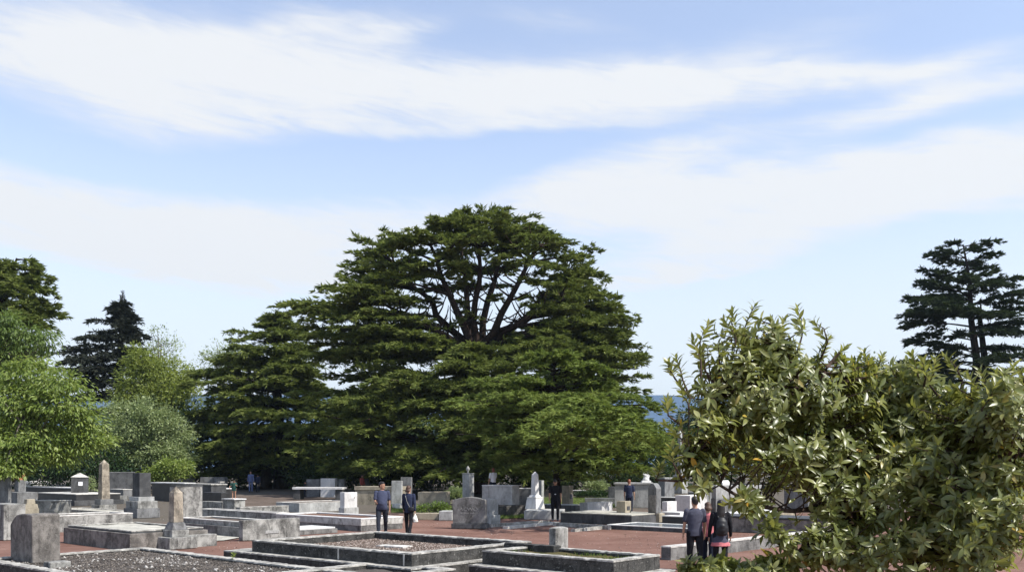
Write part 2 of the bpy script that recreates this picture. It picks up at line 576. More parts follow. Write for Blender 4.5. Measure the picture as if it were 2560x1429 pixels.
def obelisk(name, label, loc, rz, steps, shaft, tip, mats, joints=(), group='obelisks'):
    """steps: (half width, half width at top, height, material key)"""
    root = empty(name, loc, rz)
    tag(root, label, 'obelisk', group)
    z = 0.0
    for i, (a, b, hh, mk, nm) in enumerate(steps):
        mb = MB()
        mb.frustum((-a, a, -a, a), (-b, b, -b, b), z, z + hh)
        mb.build(nm, M[mk], root, 0.012)
        z += hh
    a, b, hh = shaft
    zs = [0.0] + list(joints) + [1.0]
    mb = MB()
    for i in range(len(zs) - 1):
        wa, wb = a + (b - a) * zs[i], a + (b - a) * zs[i + 1]
        za, zb = z + hh * zs[i], z + hh * zs[i + 1] - (0.012 if i < len(zs) - 2 else 0)
        mb.frustum((-wa, wa, -wa, wa), (-wb, wb, -wb, wb), za, zb)
        if i < len(zs) - 2:
            wc = wb - 0.012
            mb.frustum((-wc, wc, -wc, wc), (-wc, wc, -wc, wc), zb, zb + 0.012)
    mb.build('shaft', M[mats], root, 0.01)
    z += hh
    mb = MB()
    mb.pyramid((-b - 0.004, b + 0.004, -b - 0.004, b + 0.004), z, z + tip)
    mb.build('tip', M[mats], root, 0.008)
    return root


# ---- near plots
fA = Fit()
_u = np.array([math.cos(R(-41)), math.sin(R(-41))])
_v = np.array([-_u[1], _u[0]])
_zA = 0.3
_back = pt(362, 1366, (H - _zA) * F / (1366 - HY))[:2]
_front = _back - _v * 4.0
_Lu = 9.0
_c = (_back + _front) / 2 + _u * (_Lu / 2)
fA.Lu, fA.Lv, fA.h, fA.loc, fA.rz, fA.z0 = _Lu, 4.0, _zA, (_c[0], _c[1], 0.0), R(-41), 0.0
plot('grave_plot', 'large sunken plot of dark soil strewn with white pebbles behind a black jagged curb', fA, M['curb'], M['coping_old'], 0.26, M['soil_dark'], 0.07, near=True)

fB = fit(630, 1029, 1330, 1382, Y=(H - 0.6) * F / (1382 - HY) / S, z0=0.0, ang=-39)
fB.h = 0.6
plotB = plot('grave_plot', 'two tier blackened plot with brown gravel bed and a flat white marker inside', fB, M['curb'], M['coping_old'], 0.24, M['soil_brown'], 0.2, plinth=((0.85, 0.22, 0.24, 0.1), 0.32, M['curb']), near=True)

for _x in (fB.Lu / 2 - 0.22, fB.Lu / 2 - 2.3):
    mb = MB()
    mb.box(_x - 0.018, _x + 0.018, -fB.Lv / 2 - 0.016, -fB.Lv / 2 + 0.02, 0.33, 0.575)
    mb.build('mortar_joint', M['coping'], plotB)
fC = fit(1206, 1534, 1650, 1400, Y=(H - 0.6) * F / (1400 - HY) / S, z0=0.0, ang=-41)
fC.h = 0.6
plot('grave_plot', 'black rough curbed plot with mossy olive soil right of the square stone post', fC, M['curb'], M['coping_old'], 0.2, M['moss'], 0.1, plinth=((0.12, 0.3, 0.3, 0.1), 0.3, M['curb']), near=True)
# plots whose back corner only comes into the bottom of the picture
fD2 = Fit()
_bk = pt(945, 1401, (H - 0.33) * F / (1401 - HY))[:2]
_u2 = np.array([math.cos(R(-39)), math.sin(R(-39))])
_v2 = np.array([-_u2[1], _u2[0]])
_c = _bk - _v2 * 1.6 + _u2 * 1.15
fD2.Lu, fD2.Lv, fD2.h, fD2.loc, fD2.rz, fD2.z0 = 2.3, 3.2, 0.33, (_c[0], _c[1], 0.0), R(-39), 0.0
plot('grave_plot', 'blackened low plot at the bottom edge in front of the two tier gravel plot', fD2, M['curb'], M['coping_old'], 0.24, M['soil_dark'], 0.1, near=True)

# flat white marker lying in plot B
_m = pt(985, 1363, (H - 0.43) * F / (1363 - HY))
mb = MB()
mb.gridbox(-0.42, 0.42, -0.2, 0.2, 0.0, 0.05, 0.06, 0.004, 0.015)
tag(mb.build('grave_marker', M['coping'], None, loc=(_m[0], _m[1], 0.39), rz=R(-30)), 'flat white slab lying on the brown gravel of the two tier plot', 'marker')

# square post on plot C and the short wall behind it
f = fit(1372, 1389, 1421, 1320, b=1388, z0=0.35)
block('stone_post', 'square grey stone post with domed top at the corner of the mossy plot', 'post', f, M['mottled'], top=('hip', 0.03), bev=0.02)
fw = fit(1262, 1388, 1400, 1364, Y=17.6, z0=0.0)
mb = MB()
mb.gridbox(-fw.Lu / 2, fw.Lu / 2, -0.14, 0.14, -0.2, fw.h, 0.075, 0.012, 0.03)
tag(mb.build('low_wall', M['curb'], None, loc=fw.loc, rz=fw.rz), 'short black low wall running up to the square stone post', 'wall', 'low walls')

# ---- headstone on plot A and its neighbours on the left
f = fit(26, 81, 152, 1285, b=1409, z0=0.22)
block('headstone', 'thick brown grey headstone with worn shouldered top at the lower left corner', 'headstone', f, M['brown_stone'], 'headstones', top=('shoulder', 0.22), bev=0.03)
f = fit(108, 125, 178, 1405, b=1424, z0=0.2)
block('kerb_block', 'small pale stone block lying at the foot of the shouldered headstone', 'stone block', f, M['mottled'], bev=0.02)
f = fit(-60, 9, 64, 1260, Y=26)
block('tomb_block', 'large grey tomb block at the left edge with black shaded side', 'tomb', f, M['mottled'], 'tomb blocks', Lu=1.4)
f = fit(70, 118, 332, 1289, Y=29)
plot('grave_plot', 'long grey wall of a plot behind the shouldered headstone', f, M['mottled'], M['coping'], 0.2, M['soil_brown'], 0.08, ct=0.04)
f = fit(170, 329, 508, 1326, Y=23)
plot('grave_plot', 'two tier dark plot with pale bed beside the nearer short obelisk', f, M['grey_dark'], M['coping_old'], 0.13, M['paving'], 0.05, plinth=(0.1, 0.47, M['brown_stone']))
# nearer obelisk
_Y = 23.3 * S
_k = _Y / F
c = pt(404, 1371, _Y)
_uu, _vv = _u, _v
ob = c[:2] + _vv * 0.45
obelisk('obelisk', 'shorter sandstone obelisk on a wide grey base beside the two tier dark plot', (ob[0], ob[1], 0.0), R(-41),
        [(0.44, 0.44, 0.34, 'mottled', 'base'), (0.27, 0.27, 0.2, 'mottled', 'pedestal'), (0.25, 0.17, 0.22, 'grey', 'taper')],
        (0.155, 0.138, 0.86), 0.2, 'tan')
f = fit(424, 520, 521, 1333, Y=23.2)
_e = pt(455, 1349, 23.9 * S)
mb = MB()
mb.box(-0.3, 0.3, -0.75, 0.75, -0.1, 0.345)
tag(mb.build('base_block', M['mottled'], None, 0.015, (_e[0] + 0.12, _e[1] + 0.28, 0), R(-41)), 'long grey footing block to the right of the shorter sandstone obelisk', 'footing')
# farther obelisk
_Y = ground_Y(1273)
c = pt(249, 1273, _Y)
k = _Y / F
ob = c[:2] + np.array([0.0, 0.55])
obelisk('obelisk', 'tall jointed sandstone obelisk on two grey steps left of the dark wall slab', (ob[0], ob[1], 0.0), R(-41),
        [(22 * k, 22 * k, 13 * k, 'mottled', 'base'), (16.5 * k, 16.5 * k, 13.5 * k, 'grey', 'pedestal')],
        (10.6 * k, 8.8 * k, 88 * k), 12 * k, 'tan', joints=(0.36, 0.66))
f = fit(140, 262, 336, 1279, b=1284)
f.h = 0.12
plot('grave_plot', 'low pale paved plot around the foot of the tall jointed obelisk', f, M['coping_old'], None, 0.25, M['paving'], 0.03)
f = fit(-30, 20, 28, 1186, Y=38, ang=-30)
block('headstone', 'grey slanted headstone slab at the far left edge under the bright leaves', 'headstone', f, M['grey'], 'headstones', top=('slant', 0.3))
f = fit(38, 46, 65, 1180, Y=46)
f.z0 = 0
f = fit(20, 43, 94, 1230, Y=46)
block('pedestal', 'wide grey stone pedestal under the post with the orange top', 'pedestal', f, M['grey'], base=((0.2, 0.12, M['grey_dark']),))
_z = gz(46 * S) + f.h
f2 = fit(36, 46, 65, 1199, Y=47, z0=_z)
r = block('stone_post', 'grey stone post with orange terracotta top standing on a wide pedestal', 'post', f2, M['grey'])
mb = MB()
mb.box(-f2.Lu / 2 + 0.02, f2.Lu / 2 - 0.02, -f2.Lv / 2 + 0.02, f2.Lv / 2 - 0.02, f2.h, f2.h + 0.42)
mb.build('terracotta_top', M['terracotta'], r, 0.01)
f = fit(60, 80, 120, 1202, Y=66, ang=-20)
block('table_tomb', 'pale two layer table tomb far behind the orange topped post', 'tomb', f, M['light'], 'table tombs', cap=(0.2, 0.08, M['white']))
f = fit(117, 120, 128, 1201, Y=65)
block('stone_post', 'small grey post at the end of the pale two layer table tomb', 'post', f, M['light'])
f = fit(55, 178, 216, 1218, Y=58)
block('tomb_slab', 'long black tomb with brilliant white top left of the gabled stone', 'tomb', f, M['black'], 'tomb blocks', cap=(0.07, 0.02, M['white']))
f = fit(95, 190, 300, 1234, Y=47)
block('tomb_slab', 'long black two step tomb base carrying the gabled dark stone', 'tomb', f, M['black'], 'tomb blocks', base=((f.h * 0.45, 0.16, M['grey_dark']),), cap=(0.05, 0.03, M['coping']))
_z = gz(47 * S) + f.h
f = fit(177, 218, 222, 1192, Y=49.5, z0=_z, ang=18)
block('headstone', 'dark grey stone with pale pyramid cap and a small white plaque', 'headstone', f, M['grey_dark'], 'headstones', top=('pyramid', 0.28, 0.04, M['coping']),
      plaque=(('l', 0.58, 0.58, 0.24, 0.24, M['plaque_white'], 'plaque'),), Lv=0.6)
f = fit(268, 335, 340, 1179, Y=57, ang=16)
block('wall_slab', 'wide dark grey wall slab between the tall obelisk and stepped pillar', 'wall', f, M['grey_dark'], cap=(0.05, 0.02, M['grey']), Lv=0.5)
# stepped pillar
f = fit(309, 343, 400, 1271, Y=37)
r = block('stepped_pillar', 'dark square pillar on three steps just behind the shorter obelisk', 'pillar', f, M['grey'], 'pillars')
_p = [(f.Lu / 2, f.Lv / 2)]
x, y = _p[0]
zz = f.h
for i, (sc, hh, mk, nm) in enumerate(((0.88, 0.34, 'mottled', 'step'), (0.7, 0.2, 'light', 'step'), (0.5, 1.12, 'grey_dark', 'shaft'))):
    mb = MB()
    mb.box(-x * sc, x * sc, -y * sc, y * sc, zz, zz + hh)
    mb.build(nm, M[mk], r, 0.015)
    zz += hh
f = fit(75, 170, 178, 1249, Y=40, ang=8)
block('low_wall', 'rough stained low wall behind the beige stepped footing', 'wall', f, M['mottled'], 'low walls', cap=(0.05, 0.02, M['coping']), Lv=0.5)
f = fit(262, 316, 320, 1238, Y=49, ang=8)
block('low_wall', 'short pale mottled wall to the right of the tall jointed obelisk', 'wall', f, M['mottled'], 'low walls', Lv=0.4)
f = fit(275, 308, 330, 1222, Y=53)
block('tomb_block', 'low grey tomb in front of the wide dark wall slab', 'tomb', f, M['grey'], 'tomb blocks', cap=(0.05, 0.02, M['coping']))
# beige stepped footing
f = fit(50, 62, 98, 1271, Y=35.5)
r = block('stepped_footing', 'beige three step footing in front of the rough stained wall', 'footing', f, M['beige'])
for sc, hh in ((0.92, 0.2), (0.62, 0.22)):
    mb = MB()
    s0 = f.h if sc > 0.8 else f.h + 0.2
    mb.frustum((-f.Lu / 2 * sc, f.Lu / 2 * sc, -f.Lv / 2 * sc, f.Lv / 2 * sc), (-f.Lu / 2 * sc * 0.9, f.Lu / 2 * sc * 0.9, -f.Lv / 2 * sc * 0.9, f.Lv / 2 * sc * 0.9), s0, s0 + hh)
    mb.build('step', M['beige'], r, 0.012)

# ---- centre left
f = fit(424, 440, 506, 1213, Y=32)
block('headstone', 'tall dark stained tomb block with narrow black side right of the shorter obelisk', 'headstone', f, M['mottled'], 'headstones', cap=(0.06, 0.015, M['grey_dark']))
f = fit(380, 462, 486, 1206, Y=50)
block('table_tomb', 'dark table tomb with sharp white top behind the tall stained block', 'tomb', f, M['black'], 'table tombs', cap=(0.08, 0.08, M['white']))
f = fit(462, 528, 534, 1209, Y=47)
block('table_tomb', 'low grey table slab to the right of the white topped dark tomb', 'tomb', f, M['grey_dark'], 'table tombs', cap=(0.07, 0.05, M['coping_old']), Lv=1.0)
f = fit(446, 488, 492, 1183, Y=68, ang=5)
block('wall_slab', 'far grey wall panel with pale top left of the dark cedar', 'wall', f, M['grey'], cap=(0.05, 0.02, M['coping']), Lv=0.5)
f = fit(500, 561, 564, 1192, Y=62, ang=0)
block('wall_slab', 'far grey wall block under the left edge of the smaller cedar', 'wall', f, M['grey'], Lv=0.8)
f = fit(546, 550, 561, 1203, Y=56)
block('stone_post', 'bluish grey post in front of the far wall block', 'post', f, M['grey'], cap=(0.05, 0.02, M['coping']))
f = fit(470, 548, 590, 1220, Y=53)
block('tomb_slab', 'black tomb with broad white top behind the seated figure pedestal', 'tomb', f, M['black'], 'tomb blocks', cap=(0.06, 0.02, M['white']))
f = fit(505, 553, 572, 1231, Y=45)
block('tomb_block', 'black shaded tomb block left of the figure on its pedestal', 'tomb', f, M['black'], 'tomb blocks')
f = fit(500, 556, 575, 1254, Y=43.5)
block('low_wall', 'low mottled curb in front of the black shaded tomb block', 'wall', f, M['mottled'], 'low walls')
f = fit(557, 586, 613, 1246, Y=42)
block('pedestal', 'grey pedestal with white top carrying the small standing figure', 'pedestal', f, M['mottled'], base=((0.1, 0.16, M['coping']),), cap=(0.06, 0.05, M['white']))
PED = (f.loc, f.z0 + f.h)
f = fit(447, 603, 690, 1303, Y=27.2)
plot('grave_plot', 'long stained two tier plot with sandy bed behind the plaque block', f, M['mottled'], M['coping'], 0.16, M['soil_brown'], 0.05, plinth=(0.1, 0.34, M['curb_grey']))
f = fit(597, 607, 750, 1300, Y=25.8)
block('headstone', 'low wide grey stained block with an inset plaque left of the walking couple', 'headstone', f, M['mottled'], 'headstones',
      plaque=(('r', 0.5, 0.36, 0.55, 0.1, M['light'], 'plaque'),))
f = fit(690, 748, 838, 1321, Y=28)
block('tomb_slab', 'low white slab on a grey base behind the plaque block', 'tomb', f, M['white'], 'tomb blocks', base=((0.16, 0.06, M['curb_grey']),))
f = fit(690, 902, 1008, 1295, b=1327)
plot('grave_plot', 'white curbed plot with reddish brown bed just behind the walking couple', f, M['white_dirty'], M['white'], 0.26, M['soil_red'], 0.06, plinth=(-0.015, 0.2, M['curb_grey']), ct=0.05)
f = fit(500, 690, 724, 1281, Y=35)
plot('grave_plot', 'low weathered plot with faded curbs left of the white curbed plot', f, M['mottled'], M['coping'], 0.2, M['soil_brown'], 0.06)
f = fit(585, 600, 722, 1267, Y=39.5)
block('low_wall', 'low mottled wall of blocks behind the faded curbs', 'wall', f, M['mottled'], 'low walls', Lu=0.4, cap=(0.04, 0.01, M['coping_old']))
f = fit(690, 748, 890, 1256, Y=42)
plot('grave_plot', 'pale curbed plot of bare brown earth in the shade of the cedars', f, M['light'], M['coping'], 0.18, M['soil_brown'], 0.04)
f = fit(850, 861, 893, 1230, Y=39.5)
r = block('headstone', 'white block headstone on a grey base with faint engraved lines', 'headstone', f, M['white'], 'headstones', base=((0.36, 0.05, M['light']),))
for zc, zd, ya, yb in ((0.78, .792, -0.12, 0.22), (0.7, .712, -0.16, 0.2), (.8, .88, .2, .23)):
    mb = MB()
    mb.box(f.Lu / 2 - 0.01, f.Lu / 2 + 0.004, ya, yb, zc, zd)
    mb.build('inscription', M['engrave_dark'], r)
# beige portal tomb: two legs and a lintel
f = fit(868, 918, 968, 1216, Y=47, ang=-12)
r = empty('portal_tomb', f.loc, f.rz)
tag(r, 'beige stone portal of two thick legs and a flat lintel behind the couple', 'tomb')
x = f.Lu / 2
xr = 1.55
for xa, xb in ((-x, x), (xr, xr + 0.7)):
    mb = MB()
    mb.box(xa, xb, -0.5, 0.5, 0, f.h - 0.22)
    mb.build('leg', M['beige'], r, 0.012)
mb = MB()
mb.box(-x - 0.03, xr + 0.75, -0.55, 0.55, f.h - 0.22, f.h)
mb.build('lintel', M['beige'], r, 0.012)
# long slab table
f = fit(735, 860, 863, 1217, Y=52, ang=-6)
r = empty('slab_table', f.loc, f.rz)
tag(r, 'long flat white slab table in the shade behind the cedar trunks', 'tomb')
mb = MB()
mb.box(-f.Lu / 2, f.Lu / 2, -0.5, 0.5, f.h - 0.14, f.h)
mb.build('slab', M['white'], r, 0.012)
for xx in (-f.Lu * 0.42, f.Lu * 0.42):
    mb = MB()
    mb.box(xx - 0.22, xx + 0.22, -0.42, 0.42, 0, f.h - 0.14)
    mb.build('support', M['grey_dark'], r, 0.012)
TBL = f
f = fit(801, 837, 840, 1195, Y=54.5, ang=-8)
block('headstone', 'brilliant white block standing behind the long slab table', 'headstone', f, M['white'], 'headstones', Lv=0.5)
f = fit(766, 799, 802, 1197, Y=55, ang=-8)
block('headstone', 'grey upright slab just left of the brilliant white block', 'headstone', f, M['grey'], 'headstones', Lv=0.4)
f = fit(838, 861, 863, 1197, Y=56, ang=-8)
block('headstone', 'speckled grey slab just right of the brilliant white block', 'headstone', f, M['mottled'], 'headstones', Lv=0.4)
f = fit(978, 1003, 1006, 1201, Y=47.5, ang=-6)
block('headstone', 'tall pale grey slab left half of the pair behind the woman', 'headstone', f, M['light'], 'headstones', Lv=0.35)
f = fit(1001, 1027, 1030, 1192, Y=49, ang=-6)
block('headstone', 'taller dark grey slab overlapped by the pale slab behind the woman', 'headstone', f, M['grey'], 'headstones', Lv=0.35)
f = fit(980, 1000, 1022, 1259, Y=44.5)
block('kerb_block', 'low pale curb at the foot of the two grey slabs', 'stone block', f, M['coping'])
f = fit(900, 925, 930, 1199, Y=62, ang=0)
block('headstone', 'small grey stone with notched top behind the beige portal', 'headstone', f, M['grey'], 'headstones', top=('gable', 0.2), Lv=0.3)
f = fit(1045, 1112, 1126, 1229, Y=45, ang=-18)
block('headstone', 'beige block tomb behind the planter right of the woman', 'headstone', f, M['beige'], 'headstones')
f = fit(1010, 1096, 1130, 1282, Y=36, ang=-8)
r = block('stone_planter', 'low beige and grey stone planter with weeds beside the dark headstone', 'planter', f, M['beige'], Lv=0.9)
f = fit(1097, 1130, 1140, 1277, Y=35.6, ang=-8)
block('kerb_block', 'low grey block closing the right end of the planter', 'stone block', f, M['light'], Lv=0.9)

# ---- centre: the dark headstone with worn lettering
f = fit(1132, 1213, 1222, 1249, b=1321, ang=-14)
r = block('headstone', 'wide dark headstone with curved top and worn lettering in the middle', 'headstone', f, M['curb_grey'], 'headstones', base=((0.2, 0.05, M['grey_dark']),), top=('arch', 0.11), bev=0.02, Lv=0.34)
def lettering(word, w, hgt, mat, parent, loc, rot):
    cu = bpy.data.curves.new('inscription', 'FONT')
    cu.body = word
    cu.align_x = 'CENTER'
    cu.extrude = 0.006
    cu.size = hgt * 1.35
    o = bpy.data.objects.new('inscription', cu)
    COL.objects.link(o)
    bpy.context.view_layer.update()
    sx = w / max(o.dimensions.x, 1e-3)
    me = bpy.data.meshes.new_from_object(o.evaluated_get(bpy.context.evaluated_depsgraph_get()))
    bpy.data.objects.remove(o)
    o = bpy.data.objects.new('inscription', me)
    me.materials.clear()
    me.materials.append(mat)
    COL.objects.link(o)
    o.scale = (sx, 1, 1)
    o.parent = parent
    o.location, o.rotation_euler = loc, rot
    return o
lettering('ACWO', 0.72, 0.14, M['engrave'], r, (0, -0.172, f.h * 0.62), (R(90), 0, 0))
lettering('ILWI', 0.3, 0.055, M['engrave'], r, (-0.17, -0.172, f.h * 0.5), (R(90), 0, 0))
lettering('MIW', 0.24, 0.055, M['engrave'], r, (0.17, -0.172, f.h * 0.5), (R(90), 0, 0))
f = fit(1216, 1224, 1246, 1246, Y=32.5)
block('headstone', 'narrow pale grey stone standing against the right side of the dark headstone', 'headstone', f, M['light'], 'headstones', base=((0.42, 0.06, M['light']),))
f = fit(1156, 1174, 1185, 1182, Y=46)
r = block('stone_pillar', 'slim grey pillar beside the reddish cedar trunk with a small finial', 'pillar', f, M['light'], 'pillars', cap=(0.06, 0.02, M['light']))
mb = MB()
mb.lathe([(0.06, 0), (0.03, 0.08), (0.1, 0.2), (0.12, 0.26), (0.05, 0.36), (0.01, 0.42)], 12, (-0.02, 0))
o = mb.build('finial', M['light'], r, smooth=True)
o.location = (0, 0, f.h)
f0 = fit(1238, 1266, 1315, 1264, Y=38.6)
block('tomb_slab', 'rough black base under the big pale block tomb', 'tomb', f0, M['curb'], 'tomb blocks')
f = fit(1205, 1280, 1299, 1212, Y=39.6, z0=f0.z0 + f0.h, ang=-22)
block('tomb_block', 'big pale grey block tomb with white right end in front of the cedar trunk', 'tomb', f, M['light'], 'tomb blocks', cap=(0.05, 0.01, M['white']), Lv=1.0)
BIG = f
f = fit(1296, 1329, 1333, 1219, Y=46, ang=-6)
block('headstone', 'brownish grey slab with white top edge behind the white obelisk', 'headstone', f, M['grey'], 'headstones', cap=(0.06, 0.02, M['white']), Lv=0.5)
# white obelisk
f = fit(1310, 1407, 1440, 1276, b=1298, ang=-6)
block('plinth_slab', 'wide pale plinth under the white obelisk left of the man in black', 'plinth', f, M['light'], Lv=2.0)
_Y = 37.6 * S
c = pt(1338, 1276, _Y)
k = _Y / F
obelisk('obelisk', 'white obelisk on a tapered pedestal under the cedar boughs', (c[0], c[1] + 0.4, f.h), R(-41),
        [(0.34, 0.27, 0.5, 'white', 'pedestal'), (0.28, 0.28, 0.06, 'white', 'moulding'), (0.22, 0.17, 0.1, 'white', 'taper')], (0.14, 0.115, 0.95), 0.16, 'white')
f = fit(1346, 1354, 1360, 1200, Y=47)
block('stone_pillar', 'pale grey pillar just behind the white obelisk', 'pillar', f, M['light'], 'pillars')
f = fit(1405, 1423, 1433, 1213, Y=44)
block('headstone', 'upright beige stone with dark emblem on its end behind the man in black', 'headstone', f, M['beige'], 'headstones', plaque=(('r', 0.5, 0.55, 0.26, 0.26, M['plaque_dark'], 'emblem'),))
f = fit(1356, 1428, 1452, 1261, Y=43)
block('tomb_slab', 'low bluish grey slab with white top behind the legs of the man in black', 'tomb', f, M['grey'], 'tomb blocks', cap=(0.04, 0.01, M['white']))
f = fit(1449, 1469, 1531, 1256, Y=42)
block('kerb_block', 'long low white block lying behind the pale topped platform', 'stone block', f, M['white'])
f = fit(1462, 1540, 1545, 1244, Y=48, ang=-4)
block('low_wall', 'low bluish grey wall at the back of the lawn', 'wall', f, M['grey'], 'low walls', Lv=0.4)
f = fit(1425, 1464, 1468, 1224, Y=56, ang=-4)
block('tomb_slab', 'black tomb with white edge left of the clipped hedge', 'tomb', f, M['black'], 'tomb blocks', cap=(0.05, 0.02, M['white']))
f = fit(1521, 1537, 1540, 1216, Y=50, ang=-4)
block('headstone', 'small black stone right of the clipped hedge', 'headstone', f, M['grey_dark'], 'headstones', Lv=0.4)
# mausoleum with cornice
f = fit(1537, 1626, 1650, 1206, Y=45.5, ang=-12)
r = block('mausoleum', 'large plain grey mausoleum block with thin cornice behind the man in blue', 'mausoleum', f, M['light'], cap=(0.1, 0.07, M['light']), Lv=1.3)
MAU = (f.loc, f.z0 + f.h)
# pale platform with a cube and a pillar on it
f = fit(1401, 1579, 1658, 1286, b=1313)
plF = block('tomb_platform', 'wide dark sided platform with cream top right of the man in black', 'tomb', f, M['grey_dark'], cap=(0.05, 0.01, M['paving']), bev=0.015)
zF = f.z0 + f.h
fP = fit(1640, 1648, 1662, 1283, Y=32.6)
block('kerb_block', 'beige block at the right end of the cream topped platform', 'stone block', fP, M['beige'])
f = fit(1541, 1563, 1578, 1252, b=1281, z0=zF)
block('stone_cube', 'small beige cube with dark plaque standing on the cream topped platform', 'stone block', f, M['beige'], plaque=(('r', 0.5, 0.4, 0.2, 0.16, M['plaque_dark'], 'plaque'),))
f = fit(1620, 1641, 1653, 1220, b=1282, z0=zF)
block('headstone', 'tall grey stone with arched top and dark inset panel at the platform end', 'headstone', f, M['grey'], 'headstones', top=('arch', 0.22),
      plaque=(('l', 0.5, 0.38, 0.34, 0.72, M['brown_stone'], 'panel'),))
# low curbs around the red path
def bar(name, label, p0, p1, w, h, mat, group='low curbs'):
    p0, p1 = np.array(p0), np.array(p1)
    d = p1 - p0
    L = float(np.hypot(*d))
    mb = MB()
    mb.gridbox(-L / 2, L / 2, -w / 2, w / 2, -0.1, h, 0.15, 0.008, 0.015, L)
    c = (p0 + p1) / 2
    return tag(mb.build(name, mat, None, loc=(c[0], c[1], 0), rz=math.atan2(d[1], d[0])), label, 'curb', group)
def gp(px, py, z=0.0):
    return pt(px, py, (H - z) * F / (py - HY))[:2]
bar('low_curb', 'mossy pale low curb running back from the foot of the dark headstone', gp(1224, 1308, .12), gp(1374, 1299, .12), 0.2, 0.12, M['coping_old'])
bar('low_curb', 'white low curb in front of the plinth of the white obelisk', gp(1262, 1314, .1), gp(1392, 1303, .1), 0.22, 0.1, M['coping'])
bar('low_curb', 'dark low curb running right in front of the cream topped platform', gp(1386, 1304, .14), gp(1524, 1312, .14), 0.2, 0.14, M['coping_old'])
bar('low_curb', 'pale low curb angling forward from the dark curb across the red path', gp(1432, 1321, .1), gp(1520, 1312, .1), 0.18, 0.1, M['coping_old'])
f = fit(1518, 1722, 1790, 1327, Y=29)
f.h = 0.16
r = plot('grave_plot', 'low white framed plot with glassy grey slab behind the family of three', f, M['grey_dark'], M['white'], 0.16, None, 0.05)
mb = MB()
mb.box(-f.Lu / 2 + 0.18, f.Lu / 2 - 0.18, -f.Lv / 2 + 0.18, f.Lv / 2 - 0.18, 0, 0.15)
mb.build('slab', M['glass'], r, 0.01)

# ---- right side behind the family and the shrub
f = fit(1646, 1662, 1686, 1193, Y=50)
block('tomb_block', 'tall grey block right of the mausoleum behind the shrub leaves', 'tomb', f, M['grey'], 'tomb blocks', cap=(0.06, 0.02, M['light']))
_Y = 60 * S
c = pt(1700, 1155, _Y)
k = _Y / F
obelisk('obelisk', 'tall thin white obelisk half hidden behind the left edge of the shrub', (c[0], c[1], gz(_Y)), R(-41),
        [(14 * k, 13 * k, H - gz(_Y) - 22 / F * _Y * 1.0, 'light', 'base'), (9 * k, 7 * k, 20 * k, 'light', 'pedestal')], (5.4 * k, 4 * k, 84 * k), 8 * k, 'light')
f = fit(1655, 1668, 1692, 1253, Y=36)
block('stone_post', 'short white post left of the grey and white block behind the family', 'post', f, M['white'])
f = fit(1650, 1700, 1726, 1280, Y=33.5)
block('low_wall', 'low white wall behind the head of the man in the grey shirt', 'wall', f, M['white'], 'low walls')
f = fit(1688, 1725, 1768, 1238, Y=38.5)
block('tomb_block', 'white block tomb with shaded left side behind the family of three', 'tomb', f, M['white'], 'tomb blocks')
f = fit(1640, 1690, 1700, 1242, Y=44)
block('tomb_slab', 'low dark tomb with white top edge left of the white block tomb', 'tomb', f, M['grey_dark'], 'tomb blocks', cap=(0.05, 0.02, M['white']))
f = fit(1720, 1760, 1800, 1229, Y=46)
block('tomb_slab', 'flat grey slab tomb behind the white block tomb', 'tomb', f, M['grey'], 'tomb blocks', cap=(0.05, 0.02, M['light']))
f = fit(1788, 1790, 1905, 1212, Y=41, ang=-70)
block('wall_slab', 'big pale wall panel behind the shrub right of the family', 'wall', f, M['light'], base=((0.75, 0.03, M['grey']),), Lu=0.4)  # grey lower half stands in for the shade on the panel
f = fit(1960, 2020, 2066, 1215, Y=42)
block('tomb_block', 'grey tomb glimpsed through the gap in the shrub branches', 'tomb', f, M['grey'], 'tomb blocks', cap=(0.05, 0.02, M['light']))
f = fit(1796, 1806, 1824, 1206, Y=50)
block('headstone', 'small white rounded stone above the big pale wall panel', 'headstone', f, M['white'], 'headstones', top=('arch', 0.15))
f = fit(1655, 1738, 1760, 1291, Y=31.5)
block('tomb_slab', 'low black tomb with white top behind the head of the man in the grey shirt', 'tomb', f, M['black'], 'tomb blocks', cap=(0.04, 0.01, M['white']))
f = fit(1806, 2060, 2110, 1297, Y=27.5)
block('tomb_slab', 'long dark brown tomb wall right of the woman with the backpack', 'tomb', f, M['brown_stone'], 'tomb blocks', cap=(0.07, 0.03, M['black']))
f = fit(1790, 1860, 1990, 1283, Y=33)
block('tomb_slab', 'pale topped tomb behind the long dark brown wall', 'tomb', f, M['beige'], 'tomb blocks', cap=(0.05, 0.02, M['white']))
_a, _b = gp(1665, 1380, .3) * 1.06, gp(2020, 1340, .3) * 1.06
o = bar('low_wall', 'long smooth grey retaining wall with white top behind the family and shrub', _a, _b, 0.3, 0.3, M['curb_grey'], 'low walls')
o['category'] = 'wall'
d = _b - _a
mb = MB()
L = float(np.hypot(*d))
mb.gridbox(-L / 2 - .01, L / 2 + .01, -0.16, 0.16, 0.3, 0.34, 0.15, 0.004, 0.01)
mb.build('coping', M['coping'], o)
# ------------------------------------------------------------------ foliage tools
def norm(a):
    return a / np.maximum(np.linalg.norm(a, axis=-1, keepdims=True), 1e-9)


